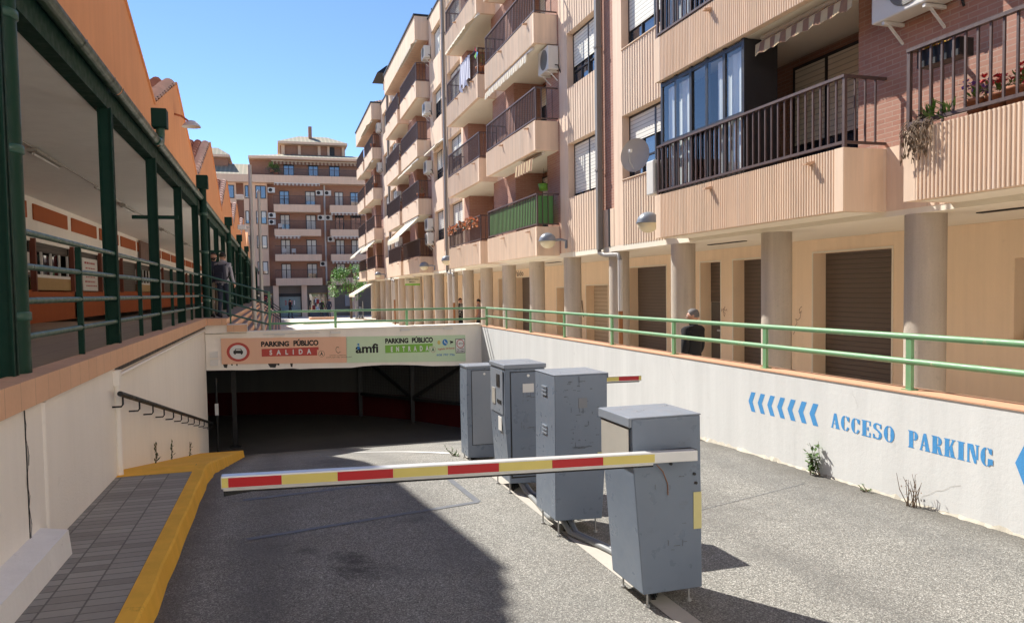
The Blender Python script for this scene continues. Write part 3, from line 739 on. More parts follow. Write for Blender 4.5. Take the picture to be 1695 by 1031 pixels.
# walkway floor, steps down to the plaza
bx(-12, -1.62, -9, 17.62, 1.40, 1.60).struct('walkway_floor', m_walk)
t = thing('steps', (-.6, 40, 0), 'long flight of grey steps with terracotta edges beside the orange building', 'steps')
st = MB(); ed = MB()
for k in range(10):
    z = 1.46-.146*k; xe = -1.25+.16*k
    ya = 17.66 if k < 2 else 18.36 if z > .75 else 26.75
    st.box(-12 if k == 0 else xe-.16, xe-.04, ya, 78, max(z-.16, .585) if ya < 20 else z-.3, z)
    ed.box(xe-.04, xe, ya, 78, z-.146, z+.002)
st.build('tread', m_step, t); ed.build('nosing', m_coping, t)

# unseen cream block added behind the camera to bounce warm light into the shade
bb = thing('apartment_building', (5, -13, 0), 'cream apartment building across the street facing the ramp', 'apartment building')
bx(-30, 40, -22, -13, 0, 15).build('wall', stucco('cream_bounce_facade', (.86,.81,.73), .05, .08, 40, .1), bb)
for zz in (3.6, 6.6, 9.6, 12.2):
    q = MB(); fr = MB()
    for k in range(16):
        x = -26+k*4.2; o = MB().box(x,x+1.3,-12.99,-12.95,zz,zz+1.4).build('window', m_frame, bb); bx(x+.06,x+1.24,-12.949,-12.93,zz+.06,zz+1.34).build('shutter', m_shutW, o)

# ------------------------------------------------------------------ barrier cabinets
def hexprof(mb, prof, y0, y1): return mb.prism([(x, y0, z) for x, z in prof], (0, y1-y0, 0))
def bevel(o, w_=.006, n=2):
    b = o.modifiers.new('bevel', 'BEVEL'); b.width = w_; b.segments = n; b.limit_method = 'ANGLE'; b.angle_limit = radians(40); return o
def legs(t, x0, x1, y0, y1, ztop, n=4):
    for (x, y) in ((x0,y0),(x1,y0),(x0,y1),(x1,y1)):
        MB().cyl((x,y,rz(y)-.01),(x,y,ztop+.02),.006,8).cyl((x,y,rz(y)),(x,y,rz(y)+.012),.016,8).build('leg', m_steel, t)
def scuffs(name, t, n, x0, x1, z0, z1, y, seed, smin=.01, smax=.06):
    rd = random.Random(seed); mb = MB()
    for i in range(n):
        x = rd.uniform(x0, x1); z = rd.uniform(z0, z1); w_ = rd.uniform(smin, smax); h = rd.uniform(.0015, .005); k = rd.choice((1,1,1,.3))
        pts = [(x, y, z)]; m_ = 6
        up = [(x+w_*i_/m_, y, z+h*rd.random()) for i_ in range(m_+1)]; dn = [(x+w_*i_/m_, y, z-h*rd.random()-.001) for i_ in range(m_+1)]
        if k < 1: up = [(x+h*rd.random(), y, z+w_*i_/m_) for i_ in range(m_+1)]; dn = [(x-h*rd.random()-.001, y, z+w_*i_/m_) for i_ in range(m_+1)]
        mb.add(up + dn, [(i_, i_+1, m_+2+i_, m_+1+i_) for i_ in range(m_)])
    return mb.build(name, m_scuff, t)
m_scuff = plain('dark_scuff_mark', (.095,.108,.13), .7)
m_label = plain('white_label', (.66,.65,.62), .6); m_labelY = plain('yellow_reflective_sticker', (.58,.52,.24), .5)
m_beige = metal('beige_cover_plate', (.38,.36,.32), .5)

# 1 nearest: barrier drive with the long boom
t = thing('parking_barrier', (1.98, 3.85, rz(3.85)), 'nearest grey barrier cabinet carrying the red and yellow striped boom', 'barrier')
b = MB(); hexprof(b, [(1.755,1.414),(1.765,1.14),(1.815,.475),(2.168,.475),(2.160,1.414)], 3.655, 4.05); o = bevel(b.build('cabinet', m_grey, t))
b = MB(); hexprof(b, [(1.738,1.424),(1.738,1.372),(1.7545,1.372),(1.7545,1.4145),(2.163,1.4145),(2.163,1.424)], 3.651, 4.054); bevel(b.build('lid', m_greyL, t), .008)
bx(1.7462,1.7502,3.68,4.03,1.17,1.36).build('side_plate', m_beige, t)
bx(1.7465,1.752,3.67,4.04,1.362,1.371).build('lid_gap', m_dark, t)
legs(t, 1.86, 2.11, 3.70, 4.0, .475)
scuffs('scuff_marks', t, 5, 1.86, 2.08, .55, 1.12, 3.6525, 1, .008, .035)
scuffs('scuff_marks', t, 4, 1.95, 2.06, .70, .74, 3.6525, 2, .02, .04)
MB().box(2.115,2.163,3.6515,3.6535,.80,1.0).build('reflector_sticker', m_labelY, t)
bx(1.92,2.1,3.585,3.655,1.205,1.245).build('boom_bracket', m_dark, t)
MB().tube([(1.87,3.60,1.18),(1.93,3.645,1.13),(1.96,3.65,1.06),(1.962,3.65,1.0)], .0025, 5).build('loose_wire', m_rust, t)
for x, z in ((1.98,1.165),(2.12,1.10),(2.13,1.05)): MB().cyl((x,3.646,z),(x,3.656,z),.008,10).build('bolt', m_dark, t)
# boom: aluminium profile with raised stripes
def ZB(x): return 1.289 - .0266*(x+.25)     # centre height of the striped band
bm_ = MB(); yb0, yb1 = 3.525, 3.60
P0 = (-.252, 2.068)
def seg_box(mb, xa, xc, lo, hi, y0, y1): mb.hexa([(xa,y0,ZB(xa)+lo),(xc,y0,ZB(xc)+lo),(xc,y1,ZB(xc)+lo),(xa,y1,ZB(xa)+lo),(xa,y0,ZB(xa)+hi),(xc,y0,ZB(xc)+hi),(xc,y1,ZB(xc)+hi),(xa,y1,ZB(xa)+hi)])
seg_box(bm_, -.252, 2.068, -.028, .028, yb0, yb1-.02); seg_box(bm_, -.245, 1.82, -.040, -.0282, yb0+.012, yb1-.03)
boom = bevel(bm_.build('boom', m_alu, t), .004)
q = MB(); seg_box(q, -.243, 1.82, -.048, -.0402, yb0+.016, yb1-.034); q.add([(-.243,yb0+.02,ZB(-.243)-.048),(-.12,yb0+.02,ZB(-.12)-.048),(-.243,yb1-.02,ZB(-.243)-.048),(-.243,yb0+.02,ZB(-.243)-.064)], [(0,1,3)]); q.build('rubber_edge', m_black, boom)
xsb = [-.249,-.222,.0,.24,.49,.745,.995,1.265,1.535,1.82]
for i, (a, c) in enumerate(zip(xsb, xsb[1:])):
    q = MB(); seg_box(q, a+.0005, c-.0005, -.0205, .0205, yb0-.0025, yb0+.001); q.build('stripe', m_redR if i % 2 else m_yelR, boom)

# 2 second: tall cabinet seen from its scraped back, louvres in its side
t = thing('barrier_cabinet', (2.02, 5.2, rz(5.2)), 'tall grey cabinet with scraped face and vent slots, second from the front', 'cabinet')
b = MB(); hexprof(b, [(1.822,1.50),(1.815,.49),(2.165,.475),(2.212,1.10),(2.216,1.50)], 5.0, 5.42); bevel(b.build('cabinet', m_grey, t))
b = MB(); hexprof(b, [(1.819,1.509),(1.819,1.5005),(2.2165,1.5005),(2.2165,1.47),(2.226,1.47),(2.226,1.509)], 4.998, 5.425); bevel(b.build('lid', m_greyL, t), .006)
for z0 in (1.40, 1.12):
    for i in range(3): q = MB(); q.hexa([(1.812,5.16,z0-i*.026),(1.822,5.16,z0-i*.026),(1.822,5.26,z0-i*.026),(1.812,5.26,z0-i*.026),(1.812,5.16,z0+.012-i*.026),(1.822,5.16,z0+.012-i*.026),(1.822,5.26,z0+.012-i*.026),(1.812,5.26,z0+.012-i*.026)]); q.build('vent_slot', m_greyL, t)
legs(t, 1.85, 2.13, 5.04, 5.37, .48)
scuffs('scuff_marks', t, 26, 1.87, 2.14, .98, 1.46, 4.9975, 4, .006, .03); scuffs('scuff_marks', t, 5, 1.9, 2.08, .985, 1.0, 4.9975, 5, .03, .09); scuffs('scuff_marks', t, 5, 1.9, 2.04, 1.22, 1.25, 4.9975, 6, .02, .05)
scuffs('scuff_marks', t, 4, 1.86, 2.15, 1.43, 1.46, 4.9975, 8, .02, .06)
bx(1.995,2.06,4.9968,4.9978,1.27,1.34).build('torn_label', metal('scraped_patch', (.19,.20,.22), .6), t)
MB().box(2.135,2.185,4.9965,4.998,.88,.95).build('reflector_sticker', m_labelY, t)

# 3 ticket machine
t = thing('ticket_machine', (2.02, 6.5, rz(6.5)), 'grey ticket machine with slot panel and white label, third from the front', 'ticket machine')
b = MB(); hexprof(b, [(1.845,1.425),(1.838,1.02),(1.878,.44),(2.185,.425),(2.206,1.425)], 6.3, 6.76); bevel(b.build('cabinet', m_grey, t))
b = MB(); hexprof(b, [(1.835,1.465),(1.835,1.427),(2.215,1.427),(2.215,1.465)], 6.285, 6.78); bevel(b.build('lid', m_greyL, t), .006)
d = MB(); hexprof(d, [(1.895,1.395),(1.9,.50),(2.175,.49),(2.192,1.395)], 6.292, 6.299); dr = bevel(d.build('door', m_grey, t), .003)
bx(1.888,2.198,6.2985,6.3005,.483,1.402).build('door_gap', m_dark, t)
MB().cyl((2.05,6.284,1.365),(2.05,6.292,1.365),.012,12).build('lock', m_whitep, dr)
pn = MB(); pn.box(1.832,1.838,6.34,6.72,1.03,1.41); p_ = pn.build('slot_panel', m_greyL, t)
bx(1.828,1.8322,6.42,6.52,1.26,1.37).build('display', m_dark, p_); bx(1.827,1.8322,6.38,6.50,1.12,1.15).build('ticket_slot', m_dark, p_); bx(1.826,1.8322,6.56,6.66,1.10,1.24).build('button_plate', m_beige, p_)
bx(1.8365,1.841,6.40,6.50,.88,1.0).build('side_label', m_label, t)
bx(2.0,2.10,6.2895,6.2925,1.22,1.295).build('label', m_label, t); bx(2.14,2.19,6.2895,6.2925,1.30,1.385).build('label', m_label, t)
scuffs('scuff_marks', t, 8, 1.93, 2.16, 1.05, 1.32, 6.2912, 9, .01, .05); scuffs('scuff_marks', t, 6, 1.98, 2.08, 1.17, 1.19, 6.2912, 10, .03, .06); scuffs('scuff_marks', t, 4, 1.98, 2.1, .9, .92, 6.2912, 12, .03, .07)
legs(t, 1.885, 2.16, 6.34, 6.72, .43)
# 4 farthest, drive of the barrier in the entry lane
t = thing('parking_barrier', (2.04, 8.0, rz(8.0)), 'farthest grey barrier cabinet with light door and a boom over the right lane', 'barrier')
b = MB(); hexprof(b, [(1.885,1.285),(1.88,1.0),(1.885,.345),(2.192,.33),(2.196,1.285)], 7.85, 8.17); bevel(b.build('cabinet', m_grey, t))
b = MB(); hexprof(b, [(1.878,1.312),(1.878,1.287),(2.203,1.287),(2.203,1.312)], 7.84, 8.18); bevel(b.build('lid', m_greyL, t), .006)
d = bevel(bx(1.935,2.185,7.842,7.849,.48,1.26).build('door', m_greyL, t), .003)
bx(1.929,2.191,7.8488,7.8508,.473,1.267).build('door_gap', m_dark, t)
MB().cyl((2.07,7.834,1.225),(2.07,7.842,1.225),.012,12).build('lock', m_whitep, d)
legs(t, 1.91, 2.17, 7.88, 8.14, .335)
def ZC(x): return 1.045 - .012*(x-4.07)
def sg2(mb, xa, xc, lo, hi, y0, y1): mb.hexa([(xa,y0,ZC(xa)+lo),(xc,y0,ZC(xc)+lo),(xc,y1,ZC(xc)+lo),(xa,y1,ZC(xa)+lo),(xa,y0,ZC(xa)+hi),(xc,y0,ZC(xc)+hi),(xc,y1,ZC(xc)+hi),(xa,y1,ZC(xa)+hi)])
q = MB(); sg2(q, 2.0, 4.07, -.032, .034, 8.20, 8.26); bo2 = bevel(q.build('boom', m_alu, t), .004)
q = MB(); sg2(q, 2.3, 4.05, -.046, -.0322, 8.215, 8.245); q.build('rubber_edge', m_black, bo2)
xs2 = [2.5,2.74,2.98,3.22,3.45,3.62-.0,3.865,3.895]; xs2 = [2.53,2.78,3.03,3.28,3.53,3.78,4.035,4.067]
for i, (a, c) in enumerate(zip(xs2, xs2[1:])):
    q = MB(); sg2(q, a+.0005, c-.0005, -.022, .026, 8.1975, 8.201); q.build('stripe', m_redR if i % 2 else m_yelR, bo2)
# conduits on the ground between the cabinets
for i, dx in enumerate((0, .055)):
    t = thing('cable_conduit', (1.97+dx, 5, rz(5)), ('grey corrugated conduit snaking between the cabinets, left of two' if i == 0 else 'grey corrugated conduit beside the cabinets, right of two'), 'conduit', 'conduits between the cabinets')
    mp = []
    for j in range(26):
        q = j/25; y = 3.80 + q*2.75; x = 1.955+dx + .04*sin(q*9+i*.6) + (.05*sin(pi*min(1, max(0, (y-4.0)/1.0))) if 4 < y < 5 else 0); z = rz(y)+.022+ (.10*max(0, 1-abs(y-3.84)/.12)) + (.10*max(0, 1-abs(y-5.2)/.18)) + (.10*max(0, 1-abs(y-6.45)/.2))
        mp.append((x, y, z))
    MB().tube(mp, .019, 10).build('conduit_pipe', m_greyL if i else metal('grey_conduit', (.22,.23,.235), .5), t)
for y in (3.86, 5.22, 6.5, 8.0):
    lab = {3.86:'black cable bundle rising under the nearest cabinet', 5.22:'black cable bundle under the tall scraped cabinet', 6.5:'black cable bundle under the ticket machine', 8.0:'short black cable bundle under the farthest cabinet'}[y]
    q = MB()
    for k in range(5): q.tube([(1.93+.022*k, y-.1+.03*k, rz(y)+.01), (1.95+.018*k, y-.02, rz(y)+.04), (1.97+.012*k, y+.02, rz(y)+.14)], .013, 6)
    q.top('cable_bundle', m_black, lab, 'cables', 'cable bundles under the cabinets')

# ------------------------------------------------------------------ orange market building on the left
m_clay = stucco('clay_tile', (.40, .19, .13), .35, .2, 40, .4, .4)
t = thing('market_building', (-3, 20, 1.6), 'orange market hall with saw-tooth gables and a dark green arcade', 'building')
PK = [(.6, 7.9, 6.94, 6.36), (10.84, 7.87, 16.9, 5.9), (20.8, 7.27, 25.6, 5.62), (31.2, 7.75, 36.6, 5.8), (41.4, 7.75, 46.8, 5.8), (51.6, 7.75, 57.0, 5.8), (61.8, 7.75, 67.2, 5.8)]
gab = MB(); poly = [(-2.2, -3, 4.2), (-2.2, -3, 6.8)]
for (p, z, v, zv) in PK: poly += [(-2.2, p, z), (-2.2, v, zv)]
poly += [(-2.2, 71.5, 7.5), (-2.2, 76, 6.2), (-2.2, 76, 4.2)]
gab.prism(poly, (-.28,0,0)); gab.build('gable_wall', m_orange, t)
def row_tile(mb, a, c, r0, r1, n=9):      # half-round clay tile from a (lower end) up to c
    a, c = Vector(a), Vector(c); d = (c-a).normalized(); e1 = Vector((1,0,0)); e2 = e1.cross(d)
    if e2.z < 0: e2 = -e2
    vs = []
    for k in range(n+1):
        th = pi*k/n; q = e1*cos(th) + e2*sin(th); q2 = e1*cos(th)*.82 + e2*sin(th)*.82
        vs += [a + q*r0, c + q*r1, a + q2*r0]
    mb.smooth = True; mb.add(vs, [(3*k, 3*k+1, 3*k+4, 3*k+3) for k in range(n)]); mb.smooth = False
    mb.add(vs, [tuple(3*k for k in range(n+1))])
prev = (-3, 6.8)
for i, (p, z, v, zv) in enumerate(PK):
    v0, z0 = prev; prev = (v, zv)
    rf = MB(); rf.add([(-2.21,v0,z0+.05),(-2.21,p,z+.05),(-11,p,z+.05),(-11,v0,z0+.05)], [(0,1,2,3)]); rf.add([(-2.48,p,z+.04),(-2.48,v,zv+.03),(-11,v,zv+.03),(-11,p,z+.04)], [(0,1,2,3)])
    ro = rf.build('roof', m_tile, t)
    if i > 0:
        L = sqrt((p-v0)**2+(z-z0)**2); n_ = int(L/.38); u = Vector((0, p-v0, z-z0))/n_
        vg = MB(); hr = MB()
        for k in range(n_):
            jit = random.uniform(-.012,.012)
            a = Vector((-2.34, v0, z0-.05)) + u*k; row_tile(vg, a+Vector((jit,0,.07)), a+u*1.22+Vector((jit,0,.01)), .155, .115)
            for row in range(1, 14):
                a = Vector((-2.34-row*.26, v0, z0+.0)) + u*(k+.1*random.random()); row_tile(hr, a+Vector((0,0,.07)), a+u*1.25+Vector((0,0,.0)), .125, .095, 6)
        vg.build('verge_tiles', m_verge, ro); hr.build('barrel_tiles', m_clay, ro)
    cp = MB(); cp.hexa([(-2.5,p-.02,z-.02),(-2.17,p-.02,z-.02),(-2.17,v,zv-.02),(-2.5,v,zv-.02),(-2.5,p-.02,z+.05),(-2.17,p-.02,z+.05),(-2.17,v,zv+.04),(-2.5,v,zv+.04)]); cp.build('gable_capping', m_orange, ro)
bx(-11.2, -11, -3, 76, 1.6, 8).build('back_wall', m_orange, t)
bx(-2.49, -1.62, -3, 76, 4.27, 4.32).build('canopy_roof', m_gdark, t)
bx(-4.6, -1.75, -3, 76, 4.05, 4.2).build('ceiling', m_ceil, t)
bx(-1.74, -1.60, -3, 76, 4.03, 4.266).build('edge_beam', m_gdark, t)
# back wall of the arcade
bx(-4.8, -4.5, -3, 76, 1.6, 2.25).build('plinth_wall', m_orangeD, t); bx(-4.8, -4.5, -3, 76, 3.2, 4.05).build('cream_band', m_cream, t)
bx(-5.4, -5.3, -3, 76, 2.25, 3.2).build('kiosk_interior', plain('dark_kiosk_interior', (.03,.025,.02), .9), t)
ins = [17.2-3.0*j for j in range(1, 6)] + [17.2+2.97*j for j in range(0, 18)]
for s_ in ins: bx(-4.498, -4.47, s_+.02, s_+2.58, 3.62, 3.93).build('orange_inset', m_orangeD, t)
random.seed(2)
for j, s_ in enumerate(ins):
    bx(-4.52, -4.42, s_-.2, s_-.12, 2.22, 3.25).build('red_jamb', plain('red_brown_jamb', (.17,.05,.03), .6), t)
    k = ['kiosk','door','shutter','shutter'][(j-5) % 4] if 4 < j < 12 else 'shutter'
    y0, y1 = s_-.11, s_+2.76
    if k == 'shutter': bx(-4.6, -4.55, y0, y1, 2.22, 3.22).build('roller_shutter', m_shutD, t)
    elif k == 'kiosk':
        w_ = bx(-4.56, -4.5, y0, y1, 2.22, 2.50).build('counter_front', plain('yellow_counter', (.42,.27,.10), .6), t)
        bx(-4.58,-4.55, y0, y1, 3.02, 3.22).build('roller_shutter', m_shutD, t)
        for q in range(5): bx(-4.56,-4.52, y0+.05+q*.68, y0+.09+q*.68, 2.56, 3.02).build('window_bar', m_whitep, t)
        bx(-4.57,-4.5, y0, y1, 2.50, 2.56).build('sill', m_whitep, t); bx(-4.72,-4.7, y0+.1, y1-.1, 2.56, 3.02).build('pane', m_glass, t)
        bx(-4.66,-4.64, y0+.1, y0+.55, 2.6, 3.0).build('poster', m_label, t)
    else:
        bx(-4.58,-4.55, y0, y1, 3.06, 3.22).build('roller_shutter', m_shutD, t)
        dd = bx(-4.56,-4.50, y0+.2, y0+.95, 1.62, 3.05).build('door', m_red, t); bx(-4.499,-4.497, y0+.28, y0+.86, 2.0, 2.95).build('pane', m_glass, dd)
        pb = bx(-4.58,-4.5, y0+1.1, y1-.15, 2.22, 3.06).build('poster_board', m_label, t)
        q = MB()
        for rw, (z0, h_) in enumerate(((2.92,.05),(2.80,.03),(2.70,.05),(2.58,.03),(2.46,.04),(2.36,.03))):
            y = y0+1.3+.1*(rw%2)
            while y < y1-.45: l_ = random.uniform(.06,.2); q.add([(-4.497,y,z0),(-4.497,y+l_,z0),(-4.497,y+l_,z0+h_),(-4.497,y,z0+h_)], [(0,1,2,3)]); y += l_+.05
        q.build('red_print', m_red, pb)
bb = bx(-4.46,-4.40, 29.2, 33.4, 3.25, 4.0).build('billboard', plain('brown_poster', (.16,.09,.07), .6, .5), t)
# posts
py = [5.85+3.06*i for i in range(-3, 23)]; py[3] = 5.52
for y in py:
    MB().box(-1.695,-1.565,y-.012,y+.012,1.6,4.03).box(-1.695,-1.682,y-.045,y+.045,1.6,4.03).box(-1.578,-1.565,y-.045,y+.045,1.6,4.03).build('post', m_gdark, t)
for i, y in enumerate(py[4:9]): bx(-1.9,-1.3,y-.02,y+.02,3.18,3.23).build('cross_arm', m_gdark, t) if i in (1,4) else None
# gutter (half round) with sockets
gt = MB(); n = 10
for a, c in ((-3, 9.0), (9.06, 11.9), (12.0, 24), (24, 40), (40, 76)):
    vs = []
    for y in (a, c):
        for k in range(n+1): th = pi + pi*k/n; vs.append((-1.535+.062*cos(th), y, 4.27+.075*sin(th)))
        for k in range(n+1): th = 2*pi - pi*k/n; vs.append((-1.535+.055*cos(th), y, 4.275+.068*sin(th)))
    N_ = 2*(n+1); gt.add(vs, [(k, (k+1) % N_, N_+(k+1) % N_, N_+k) for k in range(N_)] + [tuple(range(N_))])
for y in (6.2,7.4,8.6,9.03,10.2,11.4,13,15,17,19,21):
    vs = []
    for dy in (-.02, .02):
        for k in range(11): th = pi + pi*k/10; vs.append((-1.535+.070*cos(th), y+dy, 4.27+.083*sin(th)))
    gt.add(vs, [(k, k+1, 12+k, 11+k) for k in range(10)])
gt.build('gutter', metal('green_gutter_paint', (.022,.055,.032), .4, .4, (.09,.08,.04)), t)

def drainpipe(y, lab, hopper, first=False):
    q = thing('drainpipe', (-1.5, y, 1.6), lab, 'drainpipe', 'green drainpipes of the arcade')
    r_ = .088 if first else .075; X_ = -1.625 if first else -1.5
    MB().cyl((X_,y,1.6),(X_,y,4.18 if not hopper else 4.5),r_,18).build('pipe', m_gdark if not first else metal('deep_green_pipe', (.007,.042,.026), .45, spec=.25), q)
    for z in (1.98, 3.05, 3.9): MB().lathe((X_,y,z), [(r_+.001,-.03),(r_+.012,-.025),(r_+.012,.025),(r_+.001,.03)], 18).build('collar', m_gmid, q)
    if hopper: bevel(bx(-1.62,-1.38,y-.12,y+.12,4.46,4.75).build('hopper_head', m_gdark, q), .01)
    return q
drainpipe(5.72, 'thick dark green drainpipe at the left edge, nearest of the arcade', False, True)
bx(-1.70,-1.44,5.55,5.9,4.14,4.28).build('gutter_outlet', m_gdark, t)
drainpipe(18.6, 'green drainpipe with square hopper beside the standing people', True)
drainpipe(28.4, 'second green drainpipe with hopper beyond the standing people', True)
drainpipe(36.7, 'third green drainpipe with hopper far along the arcade', True)
drainpipe(45.5, 'fourth green drainpipe with hopper at the far end of the arcade', True)
q = thing('rain_hopper', (-1.4, 11.95, 4.3), 'dark green square rain hopper on an elbow above the near gutter', 'rain hopper')
MB().tube([(-1.52,11.75,4.24),(-1.50,11.95,4.26),(-1.5,12.02,4.36),(-1.5,12.02,4.5)],.06,12).build('elbow', m_gmid, q); bevel(bx(-1.6,-1.4,11.9,12.12,4.46,4.72).build('hopper_head', m_gdark, q), .01)

# railings between the first posts
LRAIL = ['four-bar green railing left of the first arcade post','four-bar green railing between the first and second arcade posts','four-bar green railing between the second and third arcade posts','four-bar green railing just before the steps', 'four-bar green railing beside the near drainpipe']
for i, (a, c) in enumerate(((5.85,8.91),(8.91,11.97),(11.97,15.03),(15.03,17.85))):
    q = thing('guard_railing', (-1.6, (a+c)/2, 1.6), ['four-bar green railing between the thick drainpipe and first free post','four-bar green railing of the second arcade bay','four-bar green railing of the third arcade bay','four-bar green railing of the last bay before the steps'][i], 'railing', 'railings of the walkway')
    for z in (2.54, 2.31, 2.08, 1.84): MB().cyl((-1.6,a+.03,z),(-1.6,c-.03,z),.023,12).build('rail', m_gmid, q)
    m_ = (a+c)/2; bx(-1.622,-1.578,m_-.018,m_+.018,1.6,2.52).build('baluster', m_gdark, q)
# ceiling tube lamps with conduit
for (x, y, lb) in ((-2.95,12.04,'fluorescent strip light on the arcade ceiling, nearest of four'),(-3.02,18.57,'second fluorescent strip light along the arcade ceiling'),(-3.1,25.0,'third fluorescent strip light along the arcade ceiling'),(-3.15,31.6,'farthest fluorescent strip light on the arcade ceiling')):
    q = thing('strip_light', (x, y, 4.03), lb, 'strip light', 'strip lights on the arcade ceiling')
    bx(x-.06,x+.06,y-.65,y+.65,3.975,4.02).build('housing', m_beige, q); MB().cyl((x,y-.6,3.955),(x,y+.6,3.955),.018,8).build('tube', m_label, q)
    MB().cyl((x,y-3.2,4.035),(x,y-.65,4.035),.016,6).cyl((x,y+.65,4.035),(x,y+3.2,4.035),.016,6).build('conduit', m_beige, q)
q = thing('flood_lamp', (-2.0, 20.5, 6.2), 'white dish floodlight sticking out of the second orange gable', 'lamp')
MB().tube([(-2.2,20.2,6.42),(-2.05,20.3,6.4),(-1.9,20.4,6.3)],.025,8).build('arm', m_orangeD, q); MB().lathe((-1.85,20.45,6.22), [(.02,.12),(.1,.1),(.2,.0),(.22,-.04)], 18).build('reflector', m_label, q)

# ------------------------------------------------------------------ tall lamp posts on the steps
q = thing('lamp_post', (-.76, 29, .9), 'tall grey floodlight mast with two white lamps, left of two', 'lamp post')
MB().cyl((-.76,29,.6),(-.76,29,6.65),.082,16,.06).build('pole', m_steel, q)
for z, dx in ((5.5,-.35),(4.45,-.3)):
    MB().cyl((-.76,29,z),(-.76+dx+.1,28.95,z+.02),.02,8).build('arm', m_steel, q); bevel(bx(-.76+dx-.16,-.76+dx+.12,28.75,29.0,z-.08,z+.08).build('floodlight', m_whitep, q), .02)
q = thing('lamp_post', (-.50, 29.6, .9), 'tall grey mast without lamps, right of two', 'lamp post')
MB().cyl((-.50,29.6,.6),(-.50,29.6,5.8),.07,16,.055).build('pole', m_steel, q); MB().cyl((-.5,29.6,5.78),(-.5,29.6,5.86),.075,12,.03).build('cap', m_steel, q)
# railing farther along the steps
q = thing('stair_railing', (-.5, 58, .5), 'thin black stair railing far along the steps', 'railing')
for k in range(5): MB().cyl((-2.0,57,2.75-.22*k),(.25,58,1.05-.2*k),.03,8).build('rail', m_dark, q)
bx(.21,.29,57.96,58.04,0,1.08).build('post', m_dark, q); bx(-1.0,-.92,57.4,57.48,.8,2.0).build('post', m_dark, q)
# brick-edged planters on the plaza
for (x0, x1, y0, y1, lb) in ((1.9,3.9,44.6,46.4,'low terracotta-edged tree pit in the plaza, nearest of three'),(1.7,3.4,54,55.6,'low terracotta-edged tree pit in the plaza, middle one'),(2.6,4.8,66,68,'low terracotta-edged tree pit in front of the shops')):
    q = thing('tree_pit', ((x0+x1)/2,(y0+y1)/2,0), lb, 'planter', 'tree pits on the plaza')
    e_ = MB(); e_.box(x0,x1,y0,y0+.2,pz(y0)-.01,.07).box(x0,x1,y1-.2,y1,pz(y1)-.01,.07).box(x0,x0+.2,y0+.2,y1-.2,pz(y1)-.01,.07).box(x1-.2,x1,y0+.2,y1-.2,pz(y1)-.01,.07); e_.build('edging', m_coping, q)
    bx(x0+.2,x1-.2,y0+.2,y1-.2,-.3,.03).build('soil', plain('sandy_soil', (.52,.42,.32), .9), q)

# ------------------------------------------------------------------ terrace of apartment blocks on the right
FX_, BX_ = 7.3, 6.65        # main facade plane, balcony front plane
FH = 2.78
BN = ['nearest','second','third','farthest']
m_paneblue = glass('window_glass', (.03,.04,.06), .04)
m_screenG = stripes('green_cane_screen', (.10,.24,.085), (.16,.33,.12), .05)
m_screenB = stripes('brown_cloth_screen', (.12,.075,.065), (.16,.10,.085), .3)
def zb_(j): return 3.0 + FH*j          # underside of balcony j (0..3)

def railing(bal, y0, y1, zp, screen=None, ends=(True, True), pitch=.145):
    mb = MB(); zt = zp+.88; x = BX_+.04
    mb.box(x-.03,x+.03,y0,y1,zt-.035,zt); mb.box(x-.02,x+.02,y0,y1,zp+.05,zp+.085)
    n = round((y1-y0)/pitch)
    for i in range(n+1):
        y = y0+.02+(y1-y0-.04)*i/n; w_ = .022 if i in (0, n) else .0115
        mb.box(x-w_*.9,x+w_*.9,y-w_,y+w_,zp+(.0 if i in (0,n) else .085),zt-.036)
    for e, y in ((0,y0+.02),(1,y1-.02)):
        if not ends[e]: continue
        mb.box(x+.03,FX_-.002,y-.022,y+.022,zt-.034,zt-.001); mb.box(x+.021,FX_-.002,y-.014,y+.014,zp+.051,zp+.084)
        for k in range(1, 4): xx = x+(FX_-x)*k/4; mb.box(xx-.01,xx+.01,y-.01,y+.01,zp+.085,zt-.036)
    ro = mb.build('railing', m_brown, bal)
    if screen:
        sc_ = MB(); sc_.box(x+.025,x+.032,y0+.05,y1-.05,zp+.09,zt-.06)
        if screen is m_screenG: sc_.box(x+.04,FX_-.12,y0+.06,y0+.067,zp+.09,zt-.06)
        sc_.build('screen', screen, bal)

def balcony(blk, y0, y1, j, k, kind):
    z0 = zb_(j); zp = z0+.77
    mb = MB(); fine = k <= 1
    mb.box(BX_+.02, FX_+.0, y0+.001, y1-.001, z0+.0, z0+.19)
    if k == 0: fluted(mb, BX_, y0+.16, y1-.16, z0+.001, zp-.002, .052, .014, BX_+.1)
    elif k == 1: fluted(mb, BX_, y0+.16, y1-.05, z0+.001, zp-.002, .10, .010, BX_+.1)
    else: mb.box(BX_+.004, BX_+.1, y0+.16, y1-.05, z0+.001, zp-.002)
    mb.box(BX_-.002, BX_+.098, y0, y0+.16, z0-.001, zp); mb.box(BX_-.002, BX_+.098, y1-.16, y1, z0-.001, zp) if k != 1 else mb.box(BX_-.002, BX_+.098, y1-.05, y1, z0-.001, zp)
    mb.box(BX_+.098, FX_, y0+.002, y0+.1, z0-.0005, zp-.001); mb.box(BX_+.098, FX_, y1-.1, y1-.002, z0-.0005, zp-.001)
    o = mb.build('balcony', m_render, blk)
    bx(BX_+.11, FX_-.002, y0+.12, y1-.12, z0-.006, z0-.002).build('soffit', m_soffit, o)
    for fr_ in (.12, .62):
        y = y0+(y1-y0)*fr_; q = MB(); q.hexa([(BX_-.12,y-.04,zp-.13),(BX_+.01,y-.045,zp-.12),(BX_+.01,y+.045,zp-.12),(BX_-.12,y+.04,zp-.13),(BX_-.12,y-.04,zp-.105),(BX_+.01,y-.045,zp-.075),(BX_+.01,y+.045,zp-.075),(BX_-.12,y+.04,zp-.105)]); q.build('spout', m_spout, o)
    return o, zp

